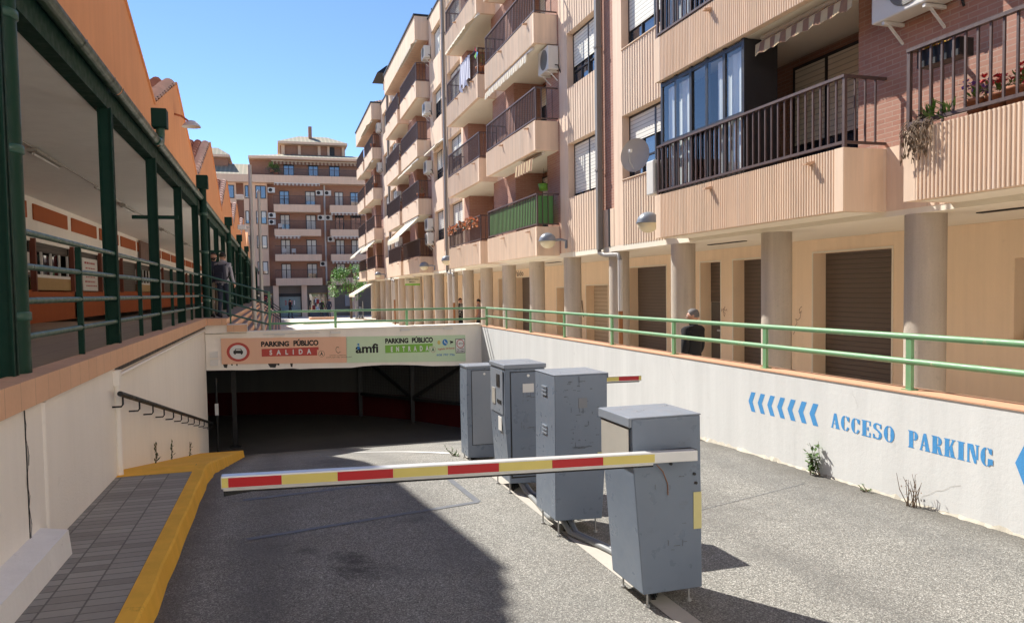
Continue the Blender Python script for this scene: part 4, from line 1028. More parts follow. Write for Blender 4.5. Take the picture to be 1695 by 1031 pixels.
def opening(blk, name, y0, y1, z0, z1, x, shut, mat, split=True, bars=True):
    """window or balcony door facing -X whose glass lies at x"""
    fr = MB(); w_ = .05
    fr.box(x-.05,x+.03,y0,y0+w_,z0,z1); fr.box(x-.05,x+.03,y1-w_,y1,z0,z1); fr.box(x-.05,x+.03,y0+w_,y1-w_,z1-w_,z1); fr.box(x-.05,x+.03,y0+w_,y1-w_,z0,z0+w_)
    if split: m_ = (y0+y1)/2; fr.box(x-.055,x+.03,m_-.03,m_+.03,z0+w_,z1-w_)
    if bars: 
        for yy in (y0+(y1-y0)*.25, y0+(y1-y0)*.75): fr.box(x-.035,x+.02,yy-.018,yy+.018,z0+w_,z1-w_)
        fr.box(x-.034,x+.02,y0+w_,y1-w_,z0+(z1-z0)*.30,z0+(z1-z0)*.30+.03)
    o = fr.build(name, m_frame, blk)
    bx(x,x+.012,y0+w_,y1-w_,z0+w_,z1-w_).build('pane', m_paneblue, o)
    if shut > .02:
        zs = z1-(z1-z0)*shut
        for a, c in (((y0+.02,(y0+y1)/2-.03),((y0+y1)/2+.03,y1-.02)) if split else ((y0+.02,y1-.02),)):
            bx(x-.045,x-.036,a,c,zs,z1-.005).build('shutter', mat, o)
    elif True:
        bx(x+.10,x+.11,y0+w_,y0+(y1-y0)*.55,z0+w_,z1-w_).build('curtain', m_curt, o)
    return o

def air_con(y, z, x, lab, w_=.78, h=.55, face='x'):
    q = thing('air_conditioner', (x, y, z), lab, 'air conditioner', 'air conditioners on the facades')
    bevel(bx(x-.30, x, y-w_/2, y+w_/2, z, z+h).build('casing', m_ac, q), .02)
    g_ = MB(); rr = h*.42
    g_.lathe((x-.302, y-.08, z+h/2), [(rr,.0),(rr,-.008)] + [(rr*q_, -.008-(.006 if i_ % 2 else 0)) for i_, q_ in enumerate((.96,.9,.84,.78,.72,.66,.60,.54,.48,.42,.36,.3,.24,.0))], 28, 'x'); g_.build('fan_grille', m_acg, q)
    for yy in (y-w_*.32, y+w_*.32): br = MB(); br.box(x-.28,x+.03,yy-.02,yy+.02,z-.045,z-.005); br.bar((x-.2,yy,z-.035),(x+.02,yy,z-.25),.025); br.build('bracket', m_ac, q)
    MB().tube([(x-.1,y-w_/2,z+.12),(x-.05,y-w_/2-.07,z+.1),(x+.02,y-w_/2-.08,z-.1)],.015,6).build('hose', m_black, q)
    return q
def awning(y0, y1, x, z, out, drop, mat, lab, val=.2):
    q = thing('awning', (x, (y0+y1)/2, z), lab, 'awning', 'awnings of the terrace')
    s_ = MB(); n = max(2, round((y1-y0)/.12)); s_.add([(x,y0,z),(x,y1,z),(x-out,y1,z-drop),(x-out,y0,z-drop)], [(0,1,2,3)])
    vs = []
    for i in range(n+1):
        y = y0+(y1-y0)*i/n; wob = .03*sin(i*1.9); vs += [(x-out,y,z-drop),(x-out-.02+wob*.5,y,z-drop-val*(.86+.14*abs(sin(i*pi/2.0))))]
    s_.add(vs, [(2*i,2*i+1,2*i+3,2*i+2) for i in range(n)]); s_.build('canvas', mat, q)
    MB().cyl((x,y0-.05,z+.03),(x,y1+.05,z+.03),.045,10).build('roller', m_ac, q)
    if out > .5:
        for y in (y0+.05, y1-.05): MB().cyl((x,y,z-.15),(x-out,y,z-drop),.02,6).build('arm', m_steel, q)
    return q

BLK = []
for k in range(4):
    b0 = 17.5*k; e0, e1 = (b0-1.5, b0+16.0) if k < 3 else (b0-1.5, 65.3)
    blk = thing('apartment_block', (8, (e0+e1)/2, 0), f'{BN[k]} salmon apartment block of the right-hand terrace, on round columns', 'apartment building', 'blocks of the terrace')
    BLK.append(blk); rnd = random.Random(20+k)
    # masses: brick core, flush piers
    bx(8.25, 13.5, e0, e1, 3.06, 14.1).build('core_wall', m_brick, blk)
    pr = MB()
    for a, c in ((b0+1.9,b0+2.9),(b0+5.9,b0+8.4),(b0+11.95,b0+12.8)): pr.box(FX_, 8.249, a, c, 3.06, 14.1)
    pr.build('brick_pier', m_brick, blk)
    # stair strip with brick
    if k > 0 or True:
        bx(FX_+.04, 8.249, b0-1.495, b0-.80, 3.9, 14.1).build('brick_strip', m_brick, blk); bx(FX_-.005, 8.249, b0-1.495, b0-.80, 3.05, 3.9).build('strip_base', m_render, blk)
    # window zones
    for zi, (a, c, w0, w1) in enumerate(((b0-.80,b0+1.9,b0-.74,b0+1.3),(b0+12.8,b0+15.995,b0+13.1,b0+15.55))):
        if k == 3 and zi == 1: 
            continue
        jm = MB(); jm.box(FX_, 8.249, a, w0, 3.05, 15.0); jm.box(FX_, 8.249, w1, c, 3.05, 15.0); jm.build('facade_pier', m_renderM, blk)
        levels = [3.05] + [v for j in range(4) for v in (4.44+FH*j, 5.82+FH*j)] + [15.0]
        for j in range(5):
            za, zc = levels[2*j], levels[2*j+1]
            sp = MB(); sp.box(FX_+.03, 8.249, w0+.001, w1-.001, za, zc)
            if k < 2: fluted(sp, FX_-.012, w0+.002, w1-.002, za+.001, zc-.001, .115 if k == 0 or zi else .16, .014, FX_+.03)
            else: sp.box(FX_-.01, FX_+.03, w0+.002, w1-.002, za+.001, zc-.001)
            sp.build('fluted_panel', m_render, blk)
        for j in range(4):
            za, zc = 4.44+FH*j, 5.82+FH*j
            bx(FX_+.32, 8.249, w0+.001, w1-.001, za, zc).build('window_back', plain('dark_room', (.02,.018,.016), .9) if 'dark_room' not in bpy.data.materials else bpy.data.materials['dark_room'], blk)
            sh = {(0,1,0):.42,(0,1,1):.70,(0,1,2):.6,(1,0,0):.92,(1,0,1):.60,(1,0,2):.75}.get((k,zi,j), rnd.choice((.35,.6,.95,.8)))
            opening(blk, 'window', w0, w1, za, zc, FX_+.22, sh, m_shutW)
            if k == 0: bx(FX_-.03, FX_+.16, w0+.01, w1-.01, za-.0, za+.018).build('sill', m_render, blk)
    # balconies
    for (a, c, side) in ((b0+2.0,b0+6.95,'P'),(b0+7.9,b0+12.75,'Q')):
        for j in range(4):
            o, zp = balcony(blk, a, c, j, k, side)
            scr = {(1,'P',0):m_screenG,(2,'Q',0):m_screenB,(2,'P',0):m_screenB,(2,'Q',1):m_screenB,(3,'Q',1):m_screenB,(3,'P',2):None}.get((k,side,j))
            railing(o, a+.01, c-.01, zp, scr)
            zf = zb_(j)+.2
            if side == 'P': ops = ((b0+4.3,b0+5.75,rnd.choice((.25,.5,.8,.95))),)
            else: ops = ((b0+9.25,b0+10.85,rnd.choice((.0,.4,.6,.9))),)
            for (p0, p1, sh) in ops: 
                if (k, side, j) == (0,'Q',0): sh = .52
                opening(blk, 'balcony_door', p0, p1, zf, zf+2.42, 8.19, sh, m_shut, True, False)
    for j in range(5):   # recess floors and the rendered band between the two balconies
        z = zb_(j) if j < 4 else 14.04
        for (a, c) in ((b0+2.9,b0+5.9),(b0+8.4,b0+11.95)):
            sl_ = bx(FX_+.001, 8.249, a+.001, c-.001, z+.002, z+.19).build('recess_floor', m_soffit, blk)
        if j < 4: bx(FX_-.006, FX_+.05, b0+6.95, b0+7.9, z, z+.78).build('rendered_band', m_renderM, blk)
    # attic band and coping
    at = MB(); at.box(BX_, 8.249, b0+2.0, b0+12.75, 14.04, 15.15); ao = at.build('attic_band', m_render, blk)
    cp_ = MB(); cp_.box(BX_-.06, 8.4, b0+1.95, b0+12.8, 15.152, 15.24); cp_.box(FX_-.05, 8.4, e0, b0+1.95, 15.002, 15.08); cp_.box(FX_-.05, 8.4, b0+12.8, e1, 15.002, 15.08) if k < 3 else None
    cp_.build('coping', m_dark, blk)
    bx(8.25, 13.5, e0, e1, 14.1, 14.9).build('attic_wall', m_renderM, blk)
    rf = MB(); rf.hexa([(BX_-.05,b0+2.2,15.24),(8.4,b0+2.2,15.24),(8.4,b0+12.6,15.24),(BX_-.05,b0+12.6,15.24),(8.1,b0+4,16.0),(8.4,b0+4,16.0),(8.4,b0+10.8,16.0),(8.1,b0+10.8,16.0)]); rf.build('roof', m_tile, blk)
    # arcade
    bx(FX_-.0, 9.7, e0, e1, 2.93, 3.049).build('arcade_ceiling', m_soffit, blk)
    for i in range(-1, 21):
        y = 7.51+2.91*i
        if e0 <= y < e1:
            q = MB(); q.cyl((7.52,y,.0),(7.52,y,2.93),.232,28); q.build('column', m_column, blk)
# shop shutters under the arcade
XA = 9.45
SHUT = ((0,6.35,7.95,2.42,None,False),(0,10.1,12.0,2.68,m_shutB,False),(0,13.1,14.6,2.66,m_shutB,False),(0,15.1,15.95,2.66,m_shutB,True),(1,17.6,19.75,2.66,m_shutB,False),
        (1,21.2,22.9,2.2,m_shutT,False),(1,24.2,25.6,2.15,m_shutT,False),(1,28.6,30.4,2.6,m_shutB,False),(1,31.4,33.0,2.6,m_shutB,False),(2,34.6,36.5,2.6,m_shutT,False),(2,38,40,2.6,m_shutB,False),(2,42,44,2.6,m_shutT,False),(3,52,54,2.6,m_shutB,False),(3,56,58.5,2.6,m_shutB,False))
XB = XA+.30
for k in range(4):
    e0, e1 = (17.5*k-1.5, 17.5*k+16.0) if k < 3 else (51.0, 65.3)
    w = MB(); y = e0
    for (kk, y0, y1, z1, mat, hf) in SHUT:
        if kk != k: continue
        w.box(XA, XB+.3, y, y0, .013, 2.928); w.box(XA, XB+.3, y0, y1, z1, 2.928); y = y1
        if mat is None: w.box(XA, XB+.3, y0, y1, .013, 1.33)
    w.box(XA, XB+.3, y, e1, .013, 2.928); w.build('arcade_wall', m_arcade, BLK[k])
    for (kk, y0, y1, z1, mat, hf) in SHUT:
        if kk != k: continue
        if mat is None:
            o = bx(XB-.12,XB+.2,y0+.001,y1-.001,1.331,z1-.001).build('window_recess', plain('brown_recess', (.16,.11,.085), .7), BLK[k]); bx(XA-.03,XA-.002,y0-.05,y1+.05,1.29,1.33).build('sill', m_soffit, BLK[k]); continue
        fr = MB(); fr.box(XA-.012,XA-.001,y0-.03,y0,.02,z1+.03); fr.box(XA-.012,XA-.001,y1,y1+.03,.02,z1+.03); fr.box(XA-.012,XA-.001,y0,y1,z1,z1+.03)
        o = fr.build('shop_front', m_soffit, BLK[k])
        if hf:
            bx(XB-.03,XB,y0+.002,y1-.002,1.75,z1-.002).build('roller_shutter', mat, o); bx(XB-.02,XB,y0+.002,y1-.002,.02,1.745).build('glass_door', m_glass, o); bx(XB-.05,XB-.03,(y0+y1)/2-.2,(y0+y1)/2-.12,.02,1.745).build('door_stile', m_greyL, o); bx(XB-.09,XB-.03,y0+.3,y0+.5,1.08,1.12).build('handle', m_steel, o)
        else: bx(XB-.03,XB,y0+.002,y1-.002,.02,z1-.002).build('roller_shutter', mat, o)

# slots, cables and scribbles in the arcade
for (x, y, k) in ((8.2,12.9,0),(8.0,6.6,0),(8.2,22.5,1)): bx(x-.05,x+.05,y-.6,y+.6,2.915,2.929).build('ceiling_slot', m_dark, BLK[k])
rd = random.Random(17)
for (y, z, k) in ((14.85,1.55,0),(12.55,1.2,0),(16.8,1.6,1),(23.6,1.7,1)):
    q = MB(); p = Vector((XA-.004,y,z)); pts = [p]
    for i in range(14): p = p+Vector((0,rd.uniform(-.07,.07),rd.uniform(-.09,.09))); pts.append(p)
    for a_, c_ in zip(pts, pts[1:]): n_ = Vector((0,-(c_-a_).z,(c_-a_).y)).normalized()*.006; q.add([a_-n_,c_-n_,c_+n_,a_+n_], [(0,1,2,3)])
    q.build('scribble', plain('faded_scribble', (.30,.19,.14), .8), BLK[k])
q = thing('loose_cable', (9.4,23.9,2), 'tangled black cables hanging from a burnt spot on the arcade wall', 'cables')
for i in range(4): MB().tube([(9.43,23.9,2.45),(9.40,23.9-.1*i,2.2-.05*i),(9.42,23.8-.08*i,1.9-.05*i)],.012,6).build('cable', m_black, q)
MB().tube([(9.43,23.9,2.0),(9.42,23.7,1.75),(9.42,23.2,1.72),(9.43,23.1,1.2)],.014,6).build('conduit', m_black, q)

# enclosed glazed balcony of the nearest block (first floor and the one above)
for j in (0, 1):
    gz0, gz1 = zb_(j)+.78, zb_(j)+2.775; y0, y1 = 10.15, 12.68; X = 6.765
    fr = MB(); n = 5; 
    for i in range(n+1): y = y0+(y1-y0)*i/n; fr.box(X-.03,X+.03,y-.035,y+.035,gz0,gz1)
    for z in (gz0+.03, gz0+.90, gz1-.06): fr.box(X-.028,X+.028,y0,y1,z-.03,z+.03)
    o = fr.build('glazed_enclosure', m_frame, BLK[0])
    for i in range(n):
        a, c = y0+(y1-y0)*i/n+.035, y0+(y1-y0)*(i+1)/n-.035
        tilt = (.0,.012,-.01,.02,.0)[i]
        q = MB(); q.add([(X-.012+tilt,a,gz0+.93),(X-.012-tilt,c,gz0+.93),(X-.012-tilt,c,gz1-.09),(X-.012+tilt,a,gz1-.09)], [(0,1,2,3)]); q.add([(X-.012,a,gz0+.06),(X-.012,c,gz0+.06),(X-.012,c,gz0+.87),(X-.012,a,gz0+.87)], [(0,1,2,3)])
        q.build('pane', m_panec, o) if 'm_panec' in globals() else None
    cu = MB(); vs = []; N_ = 60
    for i in range(N_+1): y = y0+.06+(y1-y0-.12)*i/N_; x = X+.08+.012*sin(i*1.3)+.006*sin(i*2.9); vs += [(x,y,gz0+.02),(x,y,gz1-.12-.25*(1 if 22 < i < 40 else 0))]
    cu.smooth = True; cu.add(vs, [(2*i,2*i+1,2*i+3,2*i+2) for i in range(N_) if i not in range(20,38)]); cu.build('curtain', plain('white_curtain', (.80,.84,.82), .8, .05), o)
    bx(X+.031,7.32,y0-.03,y0+.03,gz0-.5,gz1-.01).build('side_panel', m_frame, o); bx(7.30,7.32,y0+.03,y1,gz0-.4,gz1).build('back_panel', m_wood, o)
    bx(X+.031,7.29,y1-.03,y1+.02,gz0,gz1-.01).build('side_panel', m_frame, o)

# downpipes on the brick strips
for k, (yy, lb) in enumerate(((16.62,'grey downpipe on the nearest facade ending in a white pipe by the columns'),(33.3,'pair of grey downpipes between the second and third blocks'),(50.6,'grey downpipe between the third and farthest blocks'))):
    q = thing('downpipe', (7.2, yy, 2.5), lb, 'downpipe', 'downpipes of the terrace')
    MB().box(7.15,7.27,yy-.06,yy+.06,3.0,15.3).build('pipe', m_pipe, q)
    if k == 1: MB().cyl((7.1,yy-.5,3.0),(7.1,yy-.5,15.3),.055,12).build('pipe', m_pipe, q)
    for z in (4.8,7.6,10.4,13.2): MB().box(7.135,7.285,yy-.075,yy+.075,z,z+.05).build('collar', m_pipe, q)
    MB().tube([(7.2,yy,3.02),(7.2,yy,2.92),(7.22,yy-.3,2.86),(7.24,yy-.95,2.84),(7.25,yy-1.02,2.7)],.05,10).build('elbow', m_pipe, q)
    MB().cyl((7.25,yy-1.02,2.72),(7.25,yy-1.02,1.6),.055,12).build('white_pipe', m_wpipe, q); MB().cyl((7.25,yy-1.02,1.6),(7.25,yy-1.02,.0),.05,12).build('rusty_pipe', m_rust, q)
bx(7.285,7.34,16.22,16.30,3.05,3.9).build('niche', m_dark, BLK[1])

# wall lamps
def wall_lamp(y, z, lab, s_=1.0, X=6.78):
    q = thing('wall_lamp', (6.85, y, z), lab, 'wall lamp', 'globe lamps on the terrace facade')
    c = (X, y, z); r_ = .21*s_
    MB().lathe(c, [(r_*1.06*cos(radians(a)), r_*.98*sin(radians(a))) for a in range(0, 91, 10)], 24).build('cap', m_lampcap, q)
    MB().lathe(c, [(r_*cos(radians(a)), r_*.95*sin(radians(a))) for a in range(-90, 1, 10)], 24).build('globe', m_lampglass, q)
    MB().lathe(c, [(r_*1.1,-.015),(r_*1.14,0),(r_*1.1,.015)], 24).build('ring', m_lampcap, q)
    MB().tube([(X+.17,y,z+.02),(7.15,y-.02,z+.03),(7.27,y-.05,z+.0),(7.27,y-.05,z-.2)],.035,10).build('arm', m_lampcap, q)
wall_lamp(19.0,3.36,'globe wall lamp beside the green screened balcony'); wall_lamp(13.72,3.37,'globe wall lamp under the satellite dish, nearest of all', 1.0, 6.98)
wall_lamp(36.5,3.30,'globe wall lamp on the third block beside its first balcony'); wall_lamp(53.9,3.3,'small globe wall lamp on the farthest block'); wall_lamp(31.4,3.36,'globe wall lamp half hidden by the paired downpipes'); wall_lamp(66.2,3.2,'tiny globe wall lamp at the far corner beside the tree')
# satellite dish
q = thing('satellite_dish', (6.9, 13.7, 4.6), 'grey satellite dish in front of the nearest block window', 'satellite dish')
d = MB(); ax = Vector((-.75,-.65,.15)).normalized(); e1 = ax.cross(Vector((0,0,1))).normalized(); e2 = e1.cross(ax); c = Vector((6.80,13.85,4.67)); vs = []; n = 28
for r_, h in ((.0,-.03),(.1,-.025),(.2,-.01),(.28,.015),(.30,.025)):
    for k in range(n): a = 2*pi*k/n; vs.append(c + e1*r_*cos(a) + e2*r_*1.12*sin(a) + ax*(h+.03)*1.2)
d.smooth = True; d.add(vs, [(i*n+k, i*n+(k+1)%n, (i+1)*n+(k+1)%n, (i+1)*n+k) for i in range(4) for k in range(n)])
d.build('dish', m_dish, q); MB().tube([c+Vector((.02,0,-.1)), c+Vector((.12,-.15,-.2)), Vector((6.75,12.9,4.45))],.02,8).build('mount', m_dark, q); MB().tube([c-e2*.32, c-e2*.2+ax*.3, c+ax*.34],.009,6).build('feed_arm', m_steel, q); bx(*(c+ax*.34)[:1]*1, (c+ax*.34).x+.05, (c+ax*.34).y-.03, (c+ax*.34).y+.03, (c+ax*.34).z-.03, (c+ax*.34).z+.03).build('receiver', m_label, q)
# air conditioners
q = thing('air_conditioner', (6.8, 13.0, 3.8), 'white air conditioner below the satellite dish at the balcony end', 'air conditioner', 'air conditioners on the facades')
bevel(bx(6.62,6.95,12.80,13.08,3.80,4.42).build('casing', m_ac, q), .02); bx(6.66,6.91,12.794,12.80,3.85,4.36).build('fan_grille', m_beige, q)
air_con(7.35, 5.22, 7.28, 'large white air conditioner high on the brick between the near balconies', .95, .7)
air_con(19.75, 7.86, 7.28, 'grey air conditioner on brick above the second block balcony', .8, .62)
for (y, z, lb) in ((36.85,13.1,'top air conditioner at the near edge of the third block'),(36.9,10.5,'air conditioner at third floor near edge of the third block'),(36.9,7.75,'air conditioner at second floor near edge of the third block'),(36.9,5.02,'upper of two stacked air conditioners at the third block'),(36.9,4.35,'lower of two stacked air conditioners at the third block'),
        (54.6,13.2,'top air conditioner at the near edge of the farthest block'),(54.6,10.5,'air conditioner below the top one on the farthest block')):
    air_con(y, z, 7.28, lb)
for (y, z, lb) in ((46.6,13.05,'air conditioner inside the top right balcony of the third block'),(46.4,10.3,'air conditioner inside the third-floor far balcony of the third block'),(46.4,7.5,'air conditioner inside the second-floor far balcony of the third block'),(46.4,4.8,'air conditioner inside the lowest far balcony of the third block'),(40.2,7.55,'air conditioner deep in the second-floor balcony of the third block'),(29.8,10.2,'air conditioner inside the laundry balcony of the second block')):
    air_con(y, z, 8.2 if y != 46.4 and y != 46.6 else 7.28, lb)
# awnings
awning(7.95,9.95,6.98,5.72,.16,.10,m_aw1,'yellow and brown striped awning over the near open balcony',.17)
awning(19.9,24.2,6.74,8.48,.16,.10,m_aw2,'white scalloped awning rolled under the third floor balcony of the second block',.22)
awning(19.75,21.3,6.95,5.72,.30,.12,m_aw1,'striped awning above the green screened balcony',.34)
awning(25.4,28.6,6.72,11.26,.45,.35,m_awC,'cream awning above the laundry balcony',.1)
awning(37.1,41.5,6.72,13.98,.25,.14,m_aw2,'striped awning under the attic of the third block',.18)
awning(37.2,41.7,6.72,8.42,.3,.22,m_awC,'cream awning half rolled over the second floor of the third block',.1)
awning(37.5,41.5,6.72,5.68,.95,.9,m_awC,'wide open cream awning over the lowest balcony of the third block',.25)
awning(54.9,59.5,6.72,13.95,.4,.3,m_awC,'cream awning under the attic of the farthest block',.12)
awning(54.8,59.5,6.72,11.2,.3,.2,m_aw2,'striped awning on the third floor of the farthest block',.12); awning(54.8,59.5,6.72,5.66,.5,.45,m_awC,'cream awning over the lowest near balcony of the farthest block',.2)
awning(60.6,64.8,6.72,5.66,.8,.7,m_awC,'cream awning over the lowest far balcony of the farthest block',.15)
awning(33.6,36.2,7.25,8.75,.4,.25,m_awC,'narrow cream awning over a third block window',.08)
awning(57.5,62.0,7.1,2.9,1.6,.95,m_awC,'large cream shop awning at the far end of the arcade',.2)
# hanging street sign plate in the arcade
q = thing('hanging_sign', (6.7, 41, 2.6), 'cream and green hanging shop sign under the third block', 'sign')
bx(6.55,7.35,40.9,40.96,2.43,2.86).build('board', plain('cream_sign_face', (.60,.55,.40), .5), q); bx(6.55,7.35,40.894,40.899,2.43,2.52).build('green_band', m_sgnGr, q)
v, f = text_mesh('COMPOSTURAS', .01); MB().add([(6.62+.66*a, 40.893, 2.71+.07*c) for a, c in v], f).build('lettering', m_black2, q)
v, f = text_mesh('MERIDA', .01); MB().add([(6.78+.34*a, 40.893, 2.58+.07*c) for a, c in v], f).build('lettering', m_black2, q)
q = MB(); q.box(XA-.02,XA-.003,27.5,27.8,2.2,2.5); q.top('wall_plate', m_yelR, 'small yellow plate on the arcade wall between the columns', 'sign')
# graffiti-like lettering over a shop door
v, f = text_mesh('Valdo', .01); MB().add([(XA-.004, 30.6-1.2*a, 2.66+.22*c) for a, c in v], f).top('shop_lettering', m_dark, 'dark script lettering on the arcade wall above a brown shutter', 'lettering')

# ------------------------------------------------------------------ flower pots, plants, laundry
def leaves(mb, c, r_, n, rd, w_=.03, l_=.09, zk=1.0):
    for i in range(n):
        d = Vector((rd.uniform(-1,1), rd.uniform(-1,1), rd.uniform(-.2,1))).normalized(); p = Vector(c)+Vector((d.x*r_*rd.random(), d.y*r_*rd.random(), d.z*r_*zk*rd.random()))
        mb.leaf(p, d+Vector((0,0,rd.uniform(-.5,.4))), w_*rd.uniform(.6,1.3), l_*rd.uniform(.6,1.3))
def pot(x, y, z, r_, h, lab, flower=None, seed=0, cat='flower pot', lf=m_leaf, spread=.14):
    q = thing('flower_pot', (x, y, z), lab, cat, 'flower pots on the balconies'); rd = random.Random(seed)
    MB().lathe((x,y,z), [(.0,0),(r_*.68,0),(r_*.9,h*.8),(r_*1.02,h*.8),(r_*1.05,h),(r_*.92,h),(r_*.88,h*.9),(0,h*.9)], 20).build('pot', m_terra, q)
    l = MB(); leaves(l, (x,y,z+h), spread, 60, rd); l.build('foliage', lf, q)
    if flower:
        fl_ = MB()
        for i in range(5):
            c = Vector((x+rd.uniform(-.1,.1), y+rd.uniform(-.12,.12), z+h+rd.uniform(.06,.2)))
            for k in range(14): d = Vector((rd.uniform(-1,1), rd.uniform(-1,1), rd.uniform(-1,1))).normalized(); fl_.leaf(c+d*.02, d, .04, .05)
        fl_.build('blossom', flower, q)
zp0 = zb_(0)+.2
shelf = zb_(0)+.80
q = thing('plant_shelf', (6.95, 6.2, shelf-.06), 'dark shelf of flower pots behind the near balcony railing', 'shelf')
bx(6.80,7.08,5.2,6.7,shelf-.04,shelf).build('board', m_wood, q); MB().box(6.82,6.86,5.3,5.34,zp0,shelf-.04).box(6.82,6.86,6.6,6.64,zp0,shelf-.04).build('leg', m_wood, q)
pot(6.94,6.28,shelf,.12,.17,'terracotta pot with violet flowers on the near balcony',m_flowV,1); pot(6.94,6.05,shelf,.11,.17,'terracotta pot with red geraniums on the near balcony',m_flow,2); pot(6.94,5.82,shelf,.14,.18,'wide terracotta pot with red flowers at the picture edge',m_flow,3); pot(6.94,5.52,shelf,.10,.22,'tall terracotta pot at the right edge of the near balcony',m_flowV,4)
q = thing('hanging_plant', (6.66, 6.75, shelf), 'green and withered trailing plant spilling through the near balcony railing', 'plant'); rd = random.Random(8)
l = MB(); d_ = MB()
for i in range(46):
    a = rd.uniform(0,1); y = 6.55+rd.uniform(-.16,.16); p = Vector((6.74,y,shelf+rd.uniform(.0,.12))); out = Vector((-rd.uniform(.4,1), rd.uniform(-1.0,1.0), rd.uniform(.0,.9))); l.leaf(p, out, .028, rd.uniform(.14,.26))
for i in range(60):
    y = 6.72+rd.uniform(-.2,.2); p = Vector((6.63,y,shelf+rd.uniform(-.05,.08))); L_ = rd.uniform(.08,.38)
    d_.tube([p, p+Vector((-.05,rd.uniform(-.06,.06),-L_*.4)), p+Vector((-.05,rd.uniform(-.1,.1),-L_))], .004, 4); d_.leaf(p+Vector((-.05,0,-L_*.8)), (0,rd.uniform(-1,1),-1), .03, .07)
l.build('green_leaves', m_leaf, q); d_.build('dry_stems', m_dry, q)
q = thing('potted_plant', (6.95, 6.88, shelf-.3), 'white pot with a dark spiky plant at the near balcony corner', 'plant'); l = MB(); rd = random.Random(9)
for i in range(60): l.leaf((6.9,6.88+rd.uniform(-.06,.06),shelf+.05), (rd.uniform(-1,1),rd.uniform(-1,1),rd.uniform(.1,1)), .03, rd.uniform(.1,.24))
l.build('foliage', plain('purple_leaf', (.05,.025,.03), .6), q); MB().lathe((6.92,6.88,shelf-.28), [(0,0),(.09,0),(.12,.26),(.11,.26),(0,.24)], 18).build('pot', m_whitep, q)
q = thing('planter_box', (6.72, 6.78, zb_(0)+1.68), 'planter with yellow flowers hung on top of the near railing', 'planter'); bx(6.72,6.9,6.3,6.85,zb_(0)+1.42,zb_(0)+1.60).build('box', m_dark, q); l = MB(); rd = random.Random(3)
for i in range(50): l.leaf((6.8,6.7+rd.uniform(-.14,.14),zb_(0)+1.6), (rd.uniform(-1,1),rd.uniform(-1,1),rd.uniform(.3,1)), .03, .1)
l.build('blossom', plain('yellow_flower', (.55,.33,.03), .6), q)
# garland on the second block balcony, laundry, green tubs
q = thing('flower_garland', (6.6, 27.8, zb_(0)+1.5), 'garland of orange flowers along the railing of the second block', 'garland'); fl_ = MB(); l = MB(); rd = random.Random(12)
for i in range(40):
    y = 25.4+rd.random()*4.7; c = Vector((6.60+rd.uniform(-.04,.02), y, zb_(0)+1.50+rd.uniform(-.22,.12)))
    for k in range(7): d = Vector((rd.uniform(-1,.2), rd.uniform(-1,1), rd.uniform(-1,1))).normalized(); fl_.leaf(c, d, .09, .11)
    for k in range(2): l.leaf(c, (rd.uniform(-1,.2),rd.uniform(-1,1),rd.uniform(-1,.4)), .07, .14)
fl_.build('blossom', m_flowO, q); l.build('foliage', m_leafD, q)
q = thing('laundry', (6.6, 26.8, zb_(2)+1.4), 'white laundry hung over the railing of the second block', 'laundry'); l = MB(); vs = []; N_ = 24
for i in range(N_+1): y = 26.2+1.5*i/N_; vs += [(6.60+.03*sin(i*1.4),y,zb_(2)+1.66),(6.57+.06*sin(i*1.4+.5),y,zb_(2)+.75+.12*sin(i*.9))]
l.smooth = True; l.add(vs, [(2*i,2*i+1,2*i+3,2*i+2) for i in range(N_)]); l.build('sheet', plain('white_laundry', (.66,.66,.74), .8), q); MB().cyl((6.60,26.1,zb_(2)+1.67),(6.60,27.8,zb_(2)+1.67),.012,6).build('line', m_dark, q)
for (x, y, z, lb, sd) in ((6.85,25.6,zb_(2)+.78,'small green plant at the far end of the laundry balcony',21),(6.85,37.4,zb_(1)+.78,'tall green plant in brown tub on the third block',22),(6.85,54.9,zb_(2)+.85,'bushy green plant on the farthest block balcony',23),(6.9,19.9,zb_(3)-.2+.95,'dark plant at the corner of the third floor balcony',24),(6.8,55.2,zb_(3)+.85,'palm in red pot on the top floor of the farthest block',25)):
    pot(x, y, z, .2, .28, lb, None, sd, 'flower pot', m_leaf, .55)
q = thing('hanging_basket', (7.4, 20.6, 5.0), 'green basket hanging above the green screened balcony', 'basket')
MB().lathe((7.3,20.7,4.88), [(0,0),(.13,.0),(.17,.18),(.16,.18),(0,.16)], 14).build('basket', m_sgnGr, q); MB().tube([(7.3,20.7,5.06),(7.3,20.7,5.5)],.006,5).build('cord', m_dark, q); l = MB(); leaves(l,(7.3,20.7,5.05),.2,30,random.Random(4)); l.build('foliage', m_leaf, q)
# toy windmill
q = thing('toy_windmill', (6.75, 25.2, zb_(2)+1.3), 'coloured toy windmill at the corner of the laundry balcony', 'toy')
MB().cyl((6.62,25.25,zb_(2)+.8),(6.62,25.25,zb_(2)+1.45),.01,6).build('stick', m_whitep, q)
for k, mt in enumerate((m_flow, m_yelR, m_sgnB, m_sgnGr)): a = k*pi/2+.4; MB().add([(6.60,25.25,zb_(2)+1.45),(6.59,25.25+.24*cos(a),zb_(2)+1.45+.24*sin(a)),(6.57,25.25+.24*cos(a+.8),zb_(2)+1.45+.24*sin(a+.8)),(6.6,25.25,zb_(2)+1.45)], [(0,1,2)]).build('blade', mt, q)

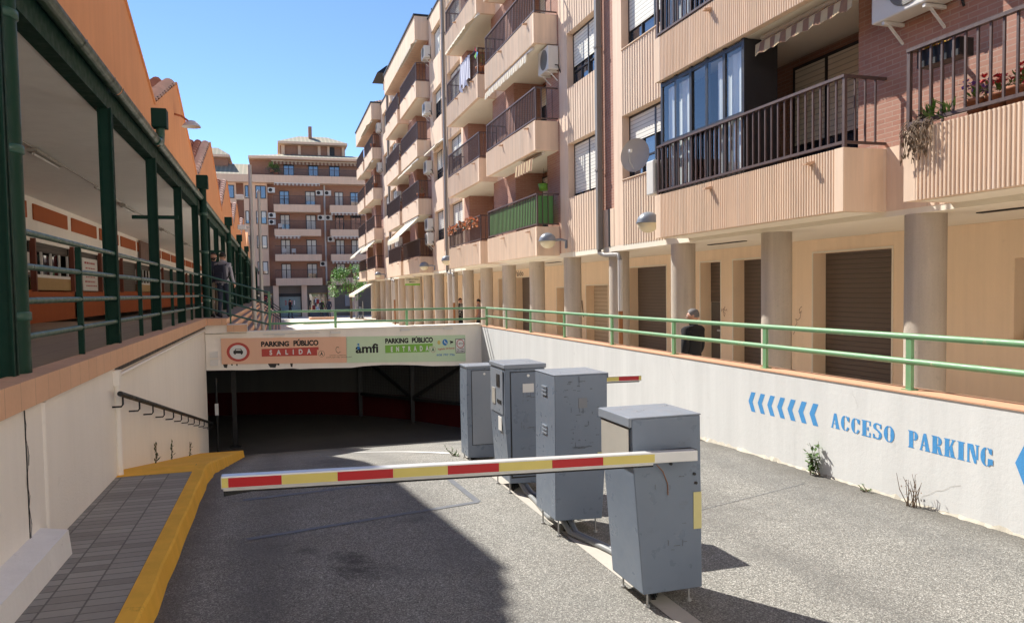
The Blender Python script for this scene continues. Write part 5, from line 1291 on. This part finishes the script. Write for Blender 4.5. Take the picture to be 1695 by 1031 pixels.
# weeds
def weed(x, y, lab, seed, n, h, mat, dry=False, lean=0):
    q = thing('weed', (x, y, rz(y)), lab, 'weed'); rd = random.Random(seed); st_ = MB(); l = MB(); z = rz(y)
    for i in range(n):
        b_ = Vector((x+rd.uniform(-.03,.03), y+rd.uniform(-.05,.05), z)); tp = b_+Vector((rd.uniform(-.08,.03), rd.uniform(-.12,.12)+lean, h*rd.uniform(.35,1))); md_ = b_.lerp(tp,.5)+Vector((rd.uniform(-.02,.02),rd.uniform(-.02,.02),0))
        st_.tube([b_, md_, tp], [.004,.003,.0015], 5)
        for k in range(4 if dry else 20):
            p = b_.lerp(tp, rd.uniform(.15,1)); kk = min(1, h/.3+.1); l.leaf(p, (rd.uniform(-1,.6),rd.uniform(-1,1),rd.uniform(-.4,.7)), .032*kk if not dry else .010, .05*kk if not dry else .025)
    st_.build('stems', m_dry, q); l.build('leaves', mat, q)
weed(4.69,5.93,'leafy green weed growing at the foot of the white wall',1,7,.34,m_leaf); weed(4.68,4.76,'dry withered weed at the foot of the white wall',2,12,.30,m_dry,True)
weed(4.71,5.3,'tiny green tuft at the foot of the white wall',3,5,.06,m_leaf); weed(1.86,8.4,'small green weed beside the farthest cabinet',6,6,.10,m_leaf)
for i, (y, lb) in enumerate(((10.0,'thin dark weed in the yellow pavement by the handrail wall'),(11.4,'second small weed under the handrail'),(13.6,'smallest weed under the handrail'))):
    q = thing('weed', (-1.42, y, gz(y)+.13), lb, 'weed', 'weeds under the handrail'); rd = random.Random(40+i); l = MB()
    for k in range(18): l.leaf((-1.43,y+rd.uniform(-.12,.12),gz(y)+.12+rd.uniform(0,.22)), (rd.uniform(-.2,.6),rd.uniform(-1,1),rd.uniform(.2,1.2)), .018, rd.uniform(.03,.09))
    l.build('leaves', m_leafD, q); MB().tube([(-1.43,y,gz(y)+.12),(-1.43,y+.05,gz(y)+.35)],.006,5).build('stem', m_dry, q)

# antenna mast and dark roof dormer on the third block
q = thing('antenna_mast', (9, 44.5, 15), 'thin antenna mast on the roof of the third block', 'antenna'); MB().cyl((9,44.5,14.9),(9,44.5,18.3),.03,6).build('mast', m_dark, q); MB().cyl((9,44.2,17.6),(9,44.8,17.6),.015,5).cyl((9,44.3,17.9),(9,44.7,17.9),.015,5).build('dipole', m_dark, q)
dm = MB(); dm.hexa([(6.3,48.2,15.5),(8.4,48.2,15.5),(8.4,50.8,15.5),(6.3,50.8,15.5),(6.9,48.4,16.0),(8.4,48.4,16.3),(8.4,50.6,16.3),(6.9,50.6,16.0)]); dm.build('dormer_roof', m_dark, BLK[2]); bx(6.95,8.4,48.6,50.4,15.0,15.499).build('dormer_wall', m_renderM, BLK[2])

# ------------------------------------------------------------------ block at the end of the street
YF = 88.0
def fx(p): return -5.79 + .0632*(p-360)
def fz(p): return 14.78 - (p-293)*.0660
fb = thing('apartment_building', (2, YF, -.4), 'brown brick apartment building closing the end of the street', 'apartment building')
zg = -.48
bx(-16, 22, YF+.6, YF+14, zg, 14.7).build('brick_wall', m_fbrick, fb)
def R_(name, mat, p0, p1, q0, q1, y0, y1, par=None): return bx(fx(p0), fx(p1), y0, y1, fz(q1), fz(q0)).build(name, mat, par or fb)
R_('render_bay', m_frender, 300, 392, 305, 472, YF+.0, YF+.598); R_('render_bay', m_frender, 404, 442, 305, 472, YF+.0, YF+.598)
rows = [(305,340),(346,380),(386,421),(428,460)]
bands = [(340,352),(380,391),(421,432),(460,472)]
bx(fx(300), 22, YF-.9, YF+.598, fz(305), fz(293)).build('parapet_band', m_frender, fb)
random.seed(31)
wins = [(308,10),(332,10),(366,11),(404,8),(424,16)]
def fwin(x0, x1, z0, z1, y, shut, par=fb):
    fr = MB(); fr.box(x0,x1,y-.06,y-.002,z0,z0+.08).box(x0,x1,y-.06,y-.002,z1-.08,z1).box(x0,x0+.08,y-.06,y-.002,z0+.08,z1-.08).box(x1-.08,x1,y-.06,y-.002,z0+.08,z1-.08).box((x0+x1)/2-.04,(x0+x1)/2+.04,y-.06,y-.002,z0+.08,z1-.08)
    o = fr.build('window', m_frame, par); bx(x0+.08,x1-.08,y-.03,y-.003,z0+.08,z1-.08).build('pane', m_paneblue, o)
    if shut: bx(x0+.06,x1-.06,y-.05,y-.035,z1-(z1-z0)*shut,z1-.04).build('shutter', m_shutW, o)
for ri, (q0, q1) in enumerate(rows):
    for (p, wd_) in ((318,20),(364,25),(406,11),(423,17)):
        sh = 0 if ri == 0 else random.choice((.75,.6,.85,.5))
        fwin(fx(p), fx(p+wd_), fz(q0+25), fz(q0+4), YF, sh)
for (p0, p1) in ((452,529),(545,606),(622,700)):
    for ri, (q0, q1) in enumerate(bands):
        bl = bx(fx(p0), fx(p1), YF-.9, YF+.598, fz(q1), fz(q0)).build('balcony', m_frender, fb)
        rl = MB(); zt = fz(q0)+.95
        rl.box(fx(p0),fx(p1),YF-.88,YF-.82,zt-.05,zt); n = int((fx(p1)-fx(p0))/.13)
        for i in range(n+1): x = fx(p0)+.02+(fx(p1)-fx(p0)-.04)*i/n; rl.box(x-.014,x+.014,YF-.87,YF-.83,fz(q0),zt-.051)
        rl.build('railing', m_brown, bl)
        zf = fz(q1)+.25
        for (a, c) in (((462,478),(505,522)) if p0 == 452 else ((555,570),(582,600)) if p0 == 545 else ((640,660),)):
            fwin(fx(a), fx(c), zf, zf+2.15, YF+.6, random.choice((0,.5,.9,.9,.95)))
        if (p0, ri) in ((452,0),(452,2),(545,2),(545,1),(545,3)):
            q = thing('awning', (fx((p0+p1)/2), YF-.8, fz(q0)+2.4), {(452,0):'striped awning on the top balcony of the end building',(452,2):'pale awning on the second balcony row of the end building',(545,2):'striped awning right of the drainpipe on the end building',(545,1):'thin striped awning under the third balcony of the end building',(545,3):'striped awning over the lowest right balcony of the end building'}[(p0,ri)], 'awning', 'awnings of the end building')
            zt2 = fz(bands[ri-1][1] if ri else 305)-.03; x1_ = fx(p1 if (p0,ri) != (452,2) else 495)
            vs = []; n = 40
            for i in range(n+1): x = fx(p0)+.1+(x1_-fx(p0)-.1)*i/n; vs += [(x,YF-.86,zt2),(x,YF-1.0,zt2-.26-.04*(i%2))]
            MB().add(vs, [(2*i,2*i+1,2*i+3,2*i+2) for i in range(n)]).build('valance', m_awX, q); MB().cyl((fx(p0)+.1,YF-.85,zt2-.01),(x1_,YF-.85,zt2-.01),.05,8).build('roller', m_ac, q)
# setback top floor, roofs and penthouse
bx(fx(415), 22, YF+1.5, YF+12, 14.7, 17.0).build('attic_wall', m_fbrick, fb)
for (a, c) in ((470,488),(512,529),(548,566)): fwin(fx(a), fx(c), 14.9, 16.3, YF+1.5, 0)
q = thing('awning', (fx(515), YF+1.2, 16.6), 'long striped awning under the upper roof of the end building', 'awning', 'awnings of the end building'); vs = []; n = 90
for i in range(n+1): x = fx(450)+(fx(600)-fx(450))*i/n; vs += [(x,YF+1.3,16.62),(x,YF+.9,16.25-.04*(i%2))]
MB().add(vs, [(2*i,2*i+1,2*i+3,2*i+2) for i in range(n)]).build('valance', m_awX, q); MB().cyl((fx(450),YF+1.3,16.64),(fx(600),YF+1.3,16.64),.06,8).build('roller', m_ac, q)
rl = MB(); 
for i in range(100): x = fx(440)+(fx(600)-fx(440))*i/99; rl.box(x-.012,x+.012,YF-.85,YF-.82,14.78,15.45)
rl.box(fx(440),fx(600),YF-.86,YF-.81,15.45,15.5); rl.build('roof_railing', m_brown, fb)
def hip(name, x0, x1, y0, y1, z0, x2, x3, y2, y3, z1, par=fb, mat=None):
    m_ = MB(); m_.hexa([(x0,y0,z0),(x1,y0,z0),(x1,y1,z0),(x0,y1,z0),(x2,y2,z1),(x3,y2,z1),(x3,y3,z1),(x2,y3,z1)]); o = m_.build(name, mat or m_froof, par)
    MB().box(x0,x1,y0,y1,z0-.25,z0-.003).build('eave', m_frender, o); return o
r1 = hip('roof', fx(413), 23, YF+.2, YF+13, 16.95, fx(470), 20, YF+4.6, YF+9, 17.95)
bx(fx(466), fx(581), YF+4.8, YF+10, 17.5, 19.2).build('penthouse', m_fbrick, fb)
for (a, c) in ((468,474),(497,502),(532,537),(549,553),(575,580)): bx(fx(a), fx(c), YF+4.6, YF+4.798, 17.5, 19.0).build('pillar', m_frender, fb)
bx(fx(549), fx(562), YF+4.74, YF+4.797, 17.75, 18.95).build('louvre', m_dark, fb)
r2 = hip('roof', fx(462), fx(584), YF+3.6, YF+11, 19.25, fx(500), fx(552), YF+7, YF+8, 20.5)
bx(fx(517), fx(523), YF+5.5, YF+6.5, 19.6, 21.4).build('chimney', m_fbrick, fb)
hip('roof', -16.2, fx(414), YF-.3, YF+8, 14.86, -16, fx(414)-.02, YF+4, YF+6, 16.6)
bx(fx(340), fx(378), YF+3, YF+8, 15.5, 17.2).build('penthouse', m_fbrick, fb); hip('roof', fx(330), fx(382), YF+2.2, YF+9, 17.3, fx(335), fx(362), YF+4, YF+7, 18.3)
MB().cyl((fx(537.5),YF+.54,3),(fx(537.5),YF+.54,14.3),.1,8).build('drainpipe', m_wpipe, fb)
# ground floor
bx(-16, 22, YF+.3, YF+.598, zg, fz(472)-.002).build('shop_wall', plain('brown_shop_wall', (.17,.145,.12), .8), fb)
for (a, c) in ((447,456),(494,503),(539,549),(580,590),(400,409),(355,364)): bx(fx(a), fx(c), YF-.4, YF+.298, zg, fz(472)-.001).build('pillar', m_frender, fb)
sh_ = bx(fx(457), fx(492), YF+.2, YF+.297, zg+.1, 1.75).build('shop_window', plain('pale_blue_shop_glass', (.16,.24,.25), .2), fb); bx(fx(456),fx(493),YF+.1,YF+.297,1.76,2.1).build('shop_fascia', m_dark, fb)
for (s_, a, c) in (('D', 466, 469), ('A', 471, 474), ('V', 476, 479), ('I', 481, 482.5)):
    v, f = text_mesh(s_, .03); MB().add([(fx(a)+(fx(c)-fx(a))*x, YF+.19, .85+.5*y) for x, y in v], f).build('lettering', m_red if s_ != 'I' else m_whitep, sh_)
for (a, c, lb) in ((507,536,0),(410,445,1)):
    o = bx(fx(a), fx(c), YF+.2, YF+.297, zg, 2.0).build('shop_window', m_glass, fb); bx(fx(a)-.1,fx(c)+.1,YF+.15,YF+.298,2.0,2.12).build('frame', plain('gold_frame', (.3,.2,.07), .5), o)
    rd = random.Random(a)
    for k in range(9): x = fx(a)+.1+rd.random()*(fx(c)-fx(a)-.5); z = rd.uniform(.0,1.5); bx(x,x+.3,YF+.16+.003*k,YF+.162+.003*k,z,z+rd.uniform(.25,.5)).build('poster', rd.choice((m_label,m_flowO,m_sgnGr,m_red)), o)
bx(fx(568), fx(582), YF+.2, YF+.298, .6, 1.9).build('shop_window', plain('pale_shop_shutter', (.3,.31,.33), .5), fb)
for (p, q_, lb) in ((443,312,'air conditioner beside the top left balcony of the end building'),(523,314,'air conditioner left of the drainpipe on the top floor'),(537,314,'air conditioner right of the drainpipe on the top floor'),(443,353,'upper of two air conditioners on the end building'),(443,364,'lower of two air conditioners on the end building'),(525,355,'air conditioner left of the drainpipe, one floor lower'),(538,355,'air conditioner right of the drainpipe, one floor lower'),(541,391,'air conditioner right of the drainpipe on the second floor'),(527,432,'air conditioner left of the drainpipe on the first floor')):
    x, z = fx(p), fz(q_)-.55; q = thing('air_conditioner', (x, YF+.4, z), lb, 'air conditioner', 'air conditioners of the end building')
    bx(x,x+.75,YF+.25 if p > 443 else YF-.35,YF+.55 if p > 443 else YF-.005,z,z+.55).build('casing', m_ac, q); yy = YF+.245 if p > 443 else YF-.355; MB().lathe((x+.28,yy,z+.28), [(.2,0),(.19,-.01),(0,-.012)], 16, 'y').build('fan_grille', m_dark, q)
for (p, ri, lb) in ((483,2,'white plastic chair on a balcony of the end building, right one'),(467,2,'white plastic chair on a balcony of the end building, left one'),(462,1,'pale plastic chair on the third balcony row of the end building')):
    x = fx(p); z = fz(bands[ri][1])+.25+.25; q = thing('plastic_chair', (x,YF-.3,z), lb, 'chair', 'plastic chairs on the far balconies')
    bx(x-.22,x+.22,YF-.5,YF-.1,z+.42,z+.46).build('seat', m_whitep, q); bx(x-.22,x+.22,YF-.12,YF-.07,z+.46,z+.88).build('backrest', m_whitep, q)
    for dx in (-.19,.19):
        for dy in (-.47,-.12): bx(x+dx-.02,x+dx+.02,YF+dy-.02,YF+dy+.02,z-.25,z+.42).build('leg', m_whitep, q)
for (x, z, lb, sd) in ((fx(458),14.85,'round green plant on the left of the roof terrace',51),(fx(452),15.2,'tall green plant at the corner of the roof terrace',52)):
    q = thing('potted_plant', (x,YF-.2,z), lb, 'plant'); l = MB(); leaves(l,(x,YF-.2,z+.3),.75,140,random.Random(sd),.16,.3); l.build('foliage', m_leaf, q); MB().lathe((x,YF-.2,z-.05),[(0,0),(.25,0),(.3,.35),(0,.33)],12).build('pot', m_terra, q)

# ------------------------------------------------------------------ street tree
q = thing('tree', (6.2, 69.5, 0), 'bright green leafy street tree at the far right corner of the plaza', 'tree'); rd = random.Random(5)
tr = MB(); base = Vector((6.3,69.5,pz(69.5))); tr.tube([base, base+Vector((.03,0,1.0)), base+Vector((-.02,.03,2.2))], [.12,.1,.08], 8)
ends = []
for i in range(9):
    a = i*2.4; e = base+Vector((cos(a)*1.1*rd.uniform(.5,1.1), sin(a)*1.0*rd.uniform(.5,1), 2.9+rd.uniform(-.3,1.5))); tr.tube([base+Vector((0,0,1.9)), base.lerp(e,.6)+Vector((0,0,.9)), e], [.05,.03,.012], 6); ends.append(e)
tr.build('trunk', m_trunk, q)
m_treeleaf = NM('tree_leaf'); o_ = m_treeleaf.noise(1.4,3); m_treeleaf = m_treeleaf.fin(m_treeleaf.mix(o_, (.09,.24,.035), (.20,.42,.08)), .55, 0, .3)
cr = MB()
for e in ends + [base+Vector((rd.uniform(-1.5,1.1), rd.uniform(-.9,.9), rd.uniform(2.2,4.6))) for _ in range(22)]:
    R0 = rd.uniform(.35,.65)
    for i in range(85):
        d = Vector((rd.gauss(0,1), rd.gauss(0,1), rd.gauss(0,.8))).normalized()*R0*rd.random()**.4; cr.leaf(e+d, (rd.uniform(-1,1),rd.uniform(-1,1),rd.uniform(-.8,.5)), .11, rd.uniform(.14,.24))
cr.build('crown', m_treeleaf, q)
q = thing('flower_stand', (6.4, 62, 0), 'grey metal rack of goods beside the far columns', 'rack')
MB().box(5.9,6.6,61.8,62.2,0,.1).box(5.9,6.6,61.8,62.2,.7,.75).box(5.95,6.0,61.85,61.9,.1,1.4).box(6.5,6.55,61.85,61.9,.1,1.4).build('rack', m_steel, q)
for (dx, dz) in ((-.2,.1),(.0,.1),(.2,.1),(-.2,.75),(.1,.75)): fl_ = MB(); fl_.lathe((6.25+dx,62,dz), [(0,0),(.07,0),(.1,.2),(.09,.2),(0,.18)], 12); fl_.build('pot', m_greyL, q)

# ------------------------------------------------------------------ people
def person(loc, ang, lab, top, legs_, hair, scale=1.0, walk=0.0, arms=((.06,.10),(.06,.10)), fingers=True, headturn=0.0, beard=False, shortsleeve=False, bulk=1.0):
    J = {}; E = []; Rr = {}; MT = {}
    def j(n, p, r, par=None, mt='top'):
        J[n] = Vector(p); Rr[n] = r
        if par: E.append((par, n)); MT[(par, n)] = mt
    ht = Matrix.Rotation(headturn, 3, 'Z')
    j('pelvis',(0,0,.96),.125); j('waist',(0,.005,1.08),.118,'pelvis'); j('chest',(0,-.005,1.25),.135,'waist'); j('upper',(0,-.015,1.38),.115,'chest')
    j('neck',(0,-.01,1.49),.056,'upper'); j('jaw',Vector((0,.005,1.555)),.062,'neck','skin'); j('skull',Vector((0,.0,1.635)),.088,'jaw','skin'); j('crown',Vector((0,-.008,1.70)),.068,'skull','skin')
    n_ = ht @ Vector((0,.09,0)); j('nose',Vector((0,0,1.615))+n_,.013,'skull','skin'); c_ = ht @ Vector((0,.055,0)); j('chin',Vector((0,0,1.54))+c_,.032,'jaw','skin')
    for sx in (-1, 1):
        e_ = ht @ Vector((.087*sx,-.01,0)); j(f'ear{sx}',Vector((0,0,1.62))+e_,.018,'skull','skin')
        fw, bd = arms[0 if sx < 0 else 1]
        j(f'sh{sx}',(.165*sx,-.01,1.405),.072,'upper'); j(f'el{sx}',(.225*sx,-.03+fw*.3,1.13),.050,f'sh{sx}','skin' if shortsleeve else 'top'); j(f'wr{sx}',(.235*sx,.0+fw,.895+bd),.032,f'el{sx}','skin' if shortsleeve else 'top')
        W0 = Vector((.235*sx,.0+fw,.895+bd)); d = (W0-Vector((.225*sx,-.03+fw*.3,1.13))).normalized()
        j(f'pa{sx}',W0+d*.065,.034,f'wr{sx}','skin')
        if fingers:
            side = Vector((0,1,0)) - d*d.y; side.normalize()
            for k, (o_, L) in enumerate(((.028,.075),(.010,.085),(-.010,.08),(-.028,.062))):
                a = W0+d*.095+side*o_; j(f'f{sx}{k}a',a,.0095,f'pa{sx}','skin'); j(f'f{sx}{k}b',a+d*L*.5+Vector((-.012*sx,0,0)),.009,f'f{sx}{k}a','skin'); j(f'f{sx}{k}c',a+d*L*.9+Vector((-.034*sx,0,0)),.0075,f'f{sx}{k}b','skin')
            a = W0+d*.045+side*.034; j(f't{sx}a',a,.011,f'pa{sx}','skin'); j(f't{sx}b',a+d*.045+side*.028,.009,f't{sx}a','skin')
        w_ = walk*sx
        j(f'hip{sx}',(.088*sx,w_*.1,.90),.098,'pelvis','legs'); j(f'kn{sx}',(.098*sx,.02+w_*.7,.50),.064,f'hip{sx}','legs'); j(f'an{sx}',(.10*sx,-.03+w_,.09+abs(min(0,w_))*.2),.045,f'kn{sx}','legs')
        j(f'toe{sx}',(.115*sx,.13+w_,.035),.036,f'an{sx}','shoe'); j(f'heel{sx}',(.10*sx,-.06+w_,.04+abs(min(0,w_))*.25),.036,f'an{sx}','shoe')
    if bulk != 1.0:
        for n in ('waist','chest','upper','sh1','sh-1','el1','el-1'): Rr[n] *= bulk
        for sx in (-1, 1): J[f'sh{sx}'].x *= 1.1; J[f'el{sx}'].x *= 1.16
    names = list(J); idx = {n: i for i, n in enumerate(names)}
    me = bpy.data.meshes.new('tmp'); me.from_pydata([tuple(J[n]*1) for n in names], [(idx[a], idx[b]) for a, b in E], []); ob = bpy.data.objects.new('tmp', me); COL.objects.link(ob)
    sk = ob.modifiers.new('skin', 'SKIN'); sk.use_smooth_shade = True; su = ob.modifiers.new('sub', 'SUBSURF'); su.levels = 2; su.render_levels = 2
    sv = me.skin_vertices[0].data
    for n in names: sv[idx[n]].radius = (Rr[n], Rr[n])
    sv[0].use_root = True
    dg = bpy.context.evaluated_depsgraph_get(); dg.update(); m2 = bpy.data.meshes.new_from_object(ob.evaluated_get(dg)); m2.name = 'body'
    bpy.data.objects.remove(ob); bpy.data.meshes.remove(me)
    mats = {'top': top, 'skin': m_skin, 'legs': legs_, 'shoe': m_black}; keys = list(mats); m2.materials.clear()
    for k in keys: m2.materials.append(mats[k])
    segs = [(J[a], J[b], Rr[a]*.5+Rr[b]*.5, keys.index(MT[(a, b)])) for a, b in E]
    for p in m2.polygons:
        c = p.center; best = None
        for a, b, r_, mi in segs:
            ab = b-a; q_ = max(0, min(1, (c-a).dot(ab)/ab.length_squared)); d = (c-(a+ab*q_)).length - r_*.9
            if best is None or d < best[0]: best = (d, mi)
        p.material_index = best[1]; p.use_smooth = True
        if keys[best[1]] == 'legs' and c.z > .93: p.material_index = 0
    # flatten the torso front to back a little
    for v in m2.vertices:
        if .85 < v.co.z < 1.46 and abs(v.co.x) < .2: v.co.y *= .82; v.co.x *= 1.12
    t_ = thing('person', loc, lab, 'person'); t_.rotation_euler = (0,0,ang); t_.scale = (scale,)*3
    bo_ = bpy.data.objects.new('body', m2); COL.objects.link(bo_); bo_.parent = t_
    def sub(name, mb, mat):
        OFF[t_.name] = Vector((0,0,0)); o = mb.build(name, mat, t_); return o
    if hair:
        h_ = MB(); rows_, seg_ = 9, 20; vs = []; rd = random.Random(len(lab))
        for i in range(rows_):
            th = 2.0*i/(rows_-1)
            for k in range(seg_):
                ph = 2*pi*k/seg_; front = max(0, cos(ph-pi/2)); tt = min(th, 1.95-.95*front)
                r_ = .092*(1+.05*rd.random()); v = Vector((r_*.95*sin(tt)*cos(ph), r_*1.08*sin(tt)*sin(ph)-.010, 1.652+r_*1.08*cos(tt))); v2 = ht @ Vector((v.x, v.y, 0)); vs.append((v2.x, v2.y, v.z))
        h_.smooth = True; h_.add(vs, [(i*seg_+k, i*seg_+(k+1)%seg_, (i+1)*seg_+(k+1)%seg_, (i+1)*seg_+k) for i in range(rows_-1) for k in range(seg_)]); sub('hair', h_, hair)
    if fingers:
        ey = MB()
        for sx in (-1, 1):
            e_ = ht @ Vector((.032*sx, .080, 0)); ey.lathe((e_.x, e_.y, 1.632), [(.0,-.009),(.009,-.004),(.011,0),(.009,.004),(0,.009)], 10)
        sub('eyes', ey, m_whitep); mo = MB(); e_ = ht @ Vector((0,.082,0)); mo.box(e_.x-.022, e_.x+.022, e_.y-.012, e_.y+.004, 1.566, 1.574); sub('mouth', mo, plain('lip', (.3,.1,.08), .5))
    if beard:
        be = MB(); vs = []
        for i in range(6):
            for k in range(13): ph = pi*(-.1+1.2*k/12); z = 1.595-.075*i/5; r_ = .082-.03*(i/5)**2; v2 = ht @ Vector((r_*.9*cos(ph), r_*1.0*sin(ph)+.008, 0)); vs.append((v2.x, v2.y, z))
        be.add(vs, [(i*13+k, i*13+k+1, (i+1)*13+k+1, (i+1)*13+k) for i in range(5) for k in range(12)]); sub('beard', be, m_hairD)
    return t_
m_jack = plain('black_jacket', (.010,.010,.012), .85, .3); m_jeans = plain('dark_jeans', (.022,.03,.055), .8, .2); m_hood = plain('grey_hoodie', (.30,.29,.33), .85, .15); m_navy = plain('navy_top', (.02,.022,.04), .8)
m_pink = plain('pale_pink_shirt', (.42,.30,.32), .8); m_trous = plain('dark_trousers', (.018,.018,.022), .8); m_flor = NM('floral_shirt'); m_flor = m_flor.fin(m_flor.ramp(m_flor.noise(14, 2), [(.45,.02),(.55,.4)]), .8)
m_olive = plain('khaki_trousers', (.20,.17,.13), .8)
person((6.28,10.85,.012), radians(28), 'man with short grey hair in a black jacket walking under the arcade', m_jack, m_trous, m_hairG, 1.0, .16, ((.02,.0),(.10,.04)), True, radians(35), False, False, 1.28)
q = MB(); q.box(6.53,6.56,10.72,10.80,.70,.84); q.top('phone', m_black, 'black phone in the hand of the man under the arcade', 'phone')
pz_ = 1.46
person((-1.37,22.6,pz_), radians(-20), 'person in grey hoodie and dark jeans with navy backpack standing on the top step', m_hood, m_jeans, m_hairD, 1.03, .04, ((.10,.05),(.12,.05)), True, radians(25))
person((-1.64,22.95,pz_), radians(215), 'bearded man in dark vest and khaki trousers leaning by the green post', m_navy, m_olive, m_hairD, 1.04, .05, ((.1,.1),(.1,.1)), True, radians(-20), True, True)
# backpack follows the person's back
q = thing('backpack', (-1.37,22.6,pz_), 'dark navy backpack on the back of the person in the grey hoodie', 'backpack'); q.rotation_euler = (0,0,radians(-20)); OFF[q.name] = Vector((0,0,0))
bevel(MB().hexa([(-.17,-.30,1.0),(.17,-.30,1.0),(.17,-.11,1.0),(-.17,-.11,1.0),(-.14,-.27,1.45),(.14,-.27,1.45),(.14,-.13,1.45),(-.14,-.13,1.45)]).build('bag', m_navy, q), .04, 3); bevel(MB().box(-.12,.12,-.345,-.29,1.04,1.24).build('pocket', m_navy, q), .02, 2)
for sx in (-1, 1): MB().tube([(.11*sx,-.13,1.43),(.12*sx,-.02,1.49),(.12*sx,.115,1.36),(.15*sx,.06,1.15),(.14*sx,-.13,1.06)],.022,8).build('strap', m_dark, q)
person((8.55,33.2,.012), radians(60), 'person in pale pink shirt and dark trousers under the far arcade', m_pink, m_trous, m_hairD, .98, .12, ((.05,.05),(.05,.05)), False, 0, False, True)
person((8.25,35.4,.012), radians(190), 'person in black and white floral shirt between the far columns', m_flor, m_trous, m_hairD, 1.0, .1, ((.05,.05),(.05,.05)), False, 0, False, True)
person((1.25,76.5,pz(76.5)), radians(-70), 'person in black crossing the plaza in front of the pale blue shop window', m_jack, m_jeans, m_hairD, 1.05, .14, ((.05,.05),(.15,.2)), False)
person((4.05,74.5,pz(74.5)), radians(10), 'person in black jacket standing before the shop door, left of the pair', m_jack, m_trous, m_hairD, 1.0, .04, ((.05,.05),(.05,.05)), False)
person((4.75,75.0,pz(75)), radians(20), 'person in navy top standing before the shop door, right of the pair', m_navy, m_jeans, m_hairD, 1.05, .04, ((.05,.05),(.05,.05)), False)
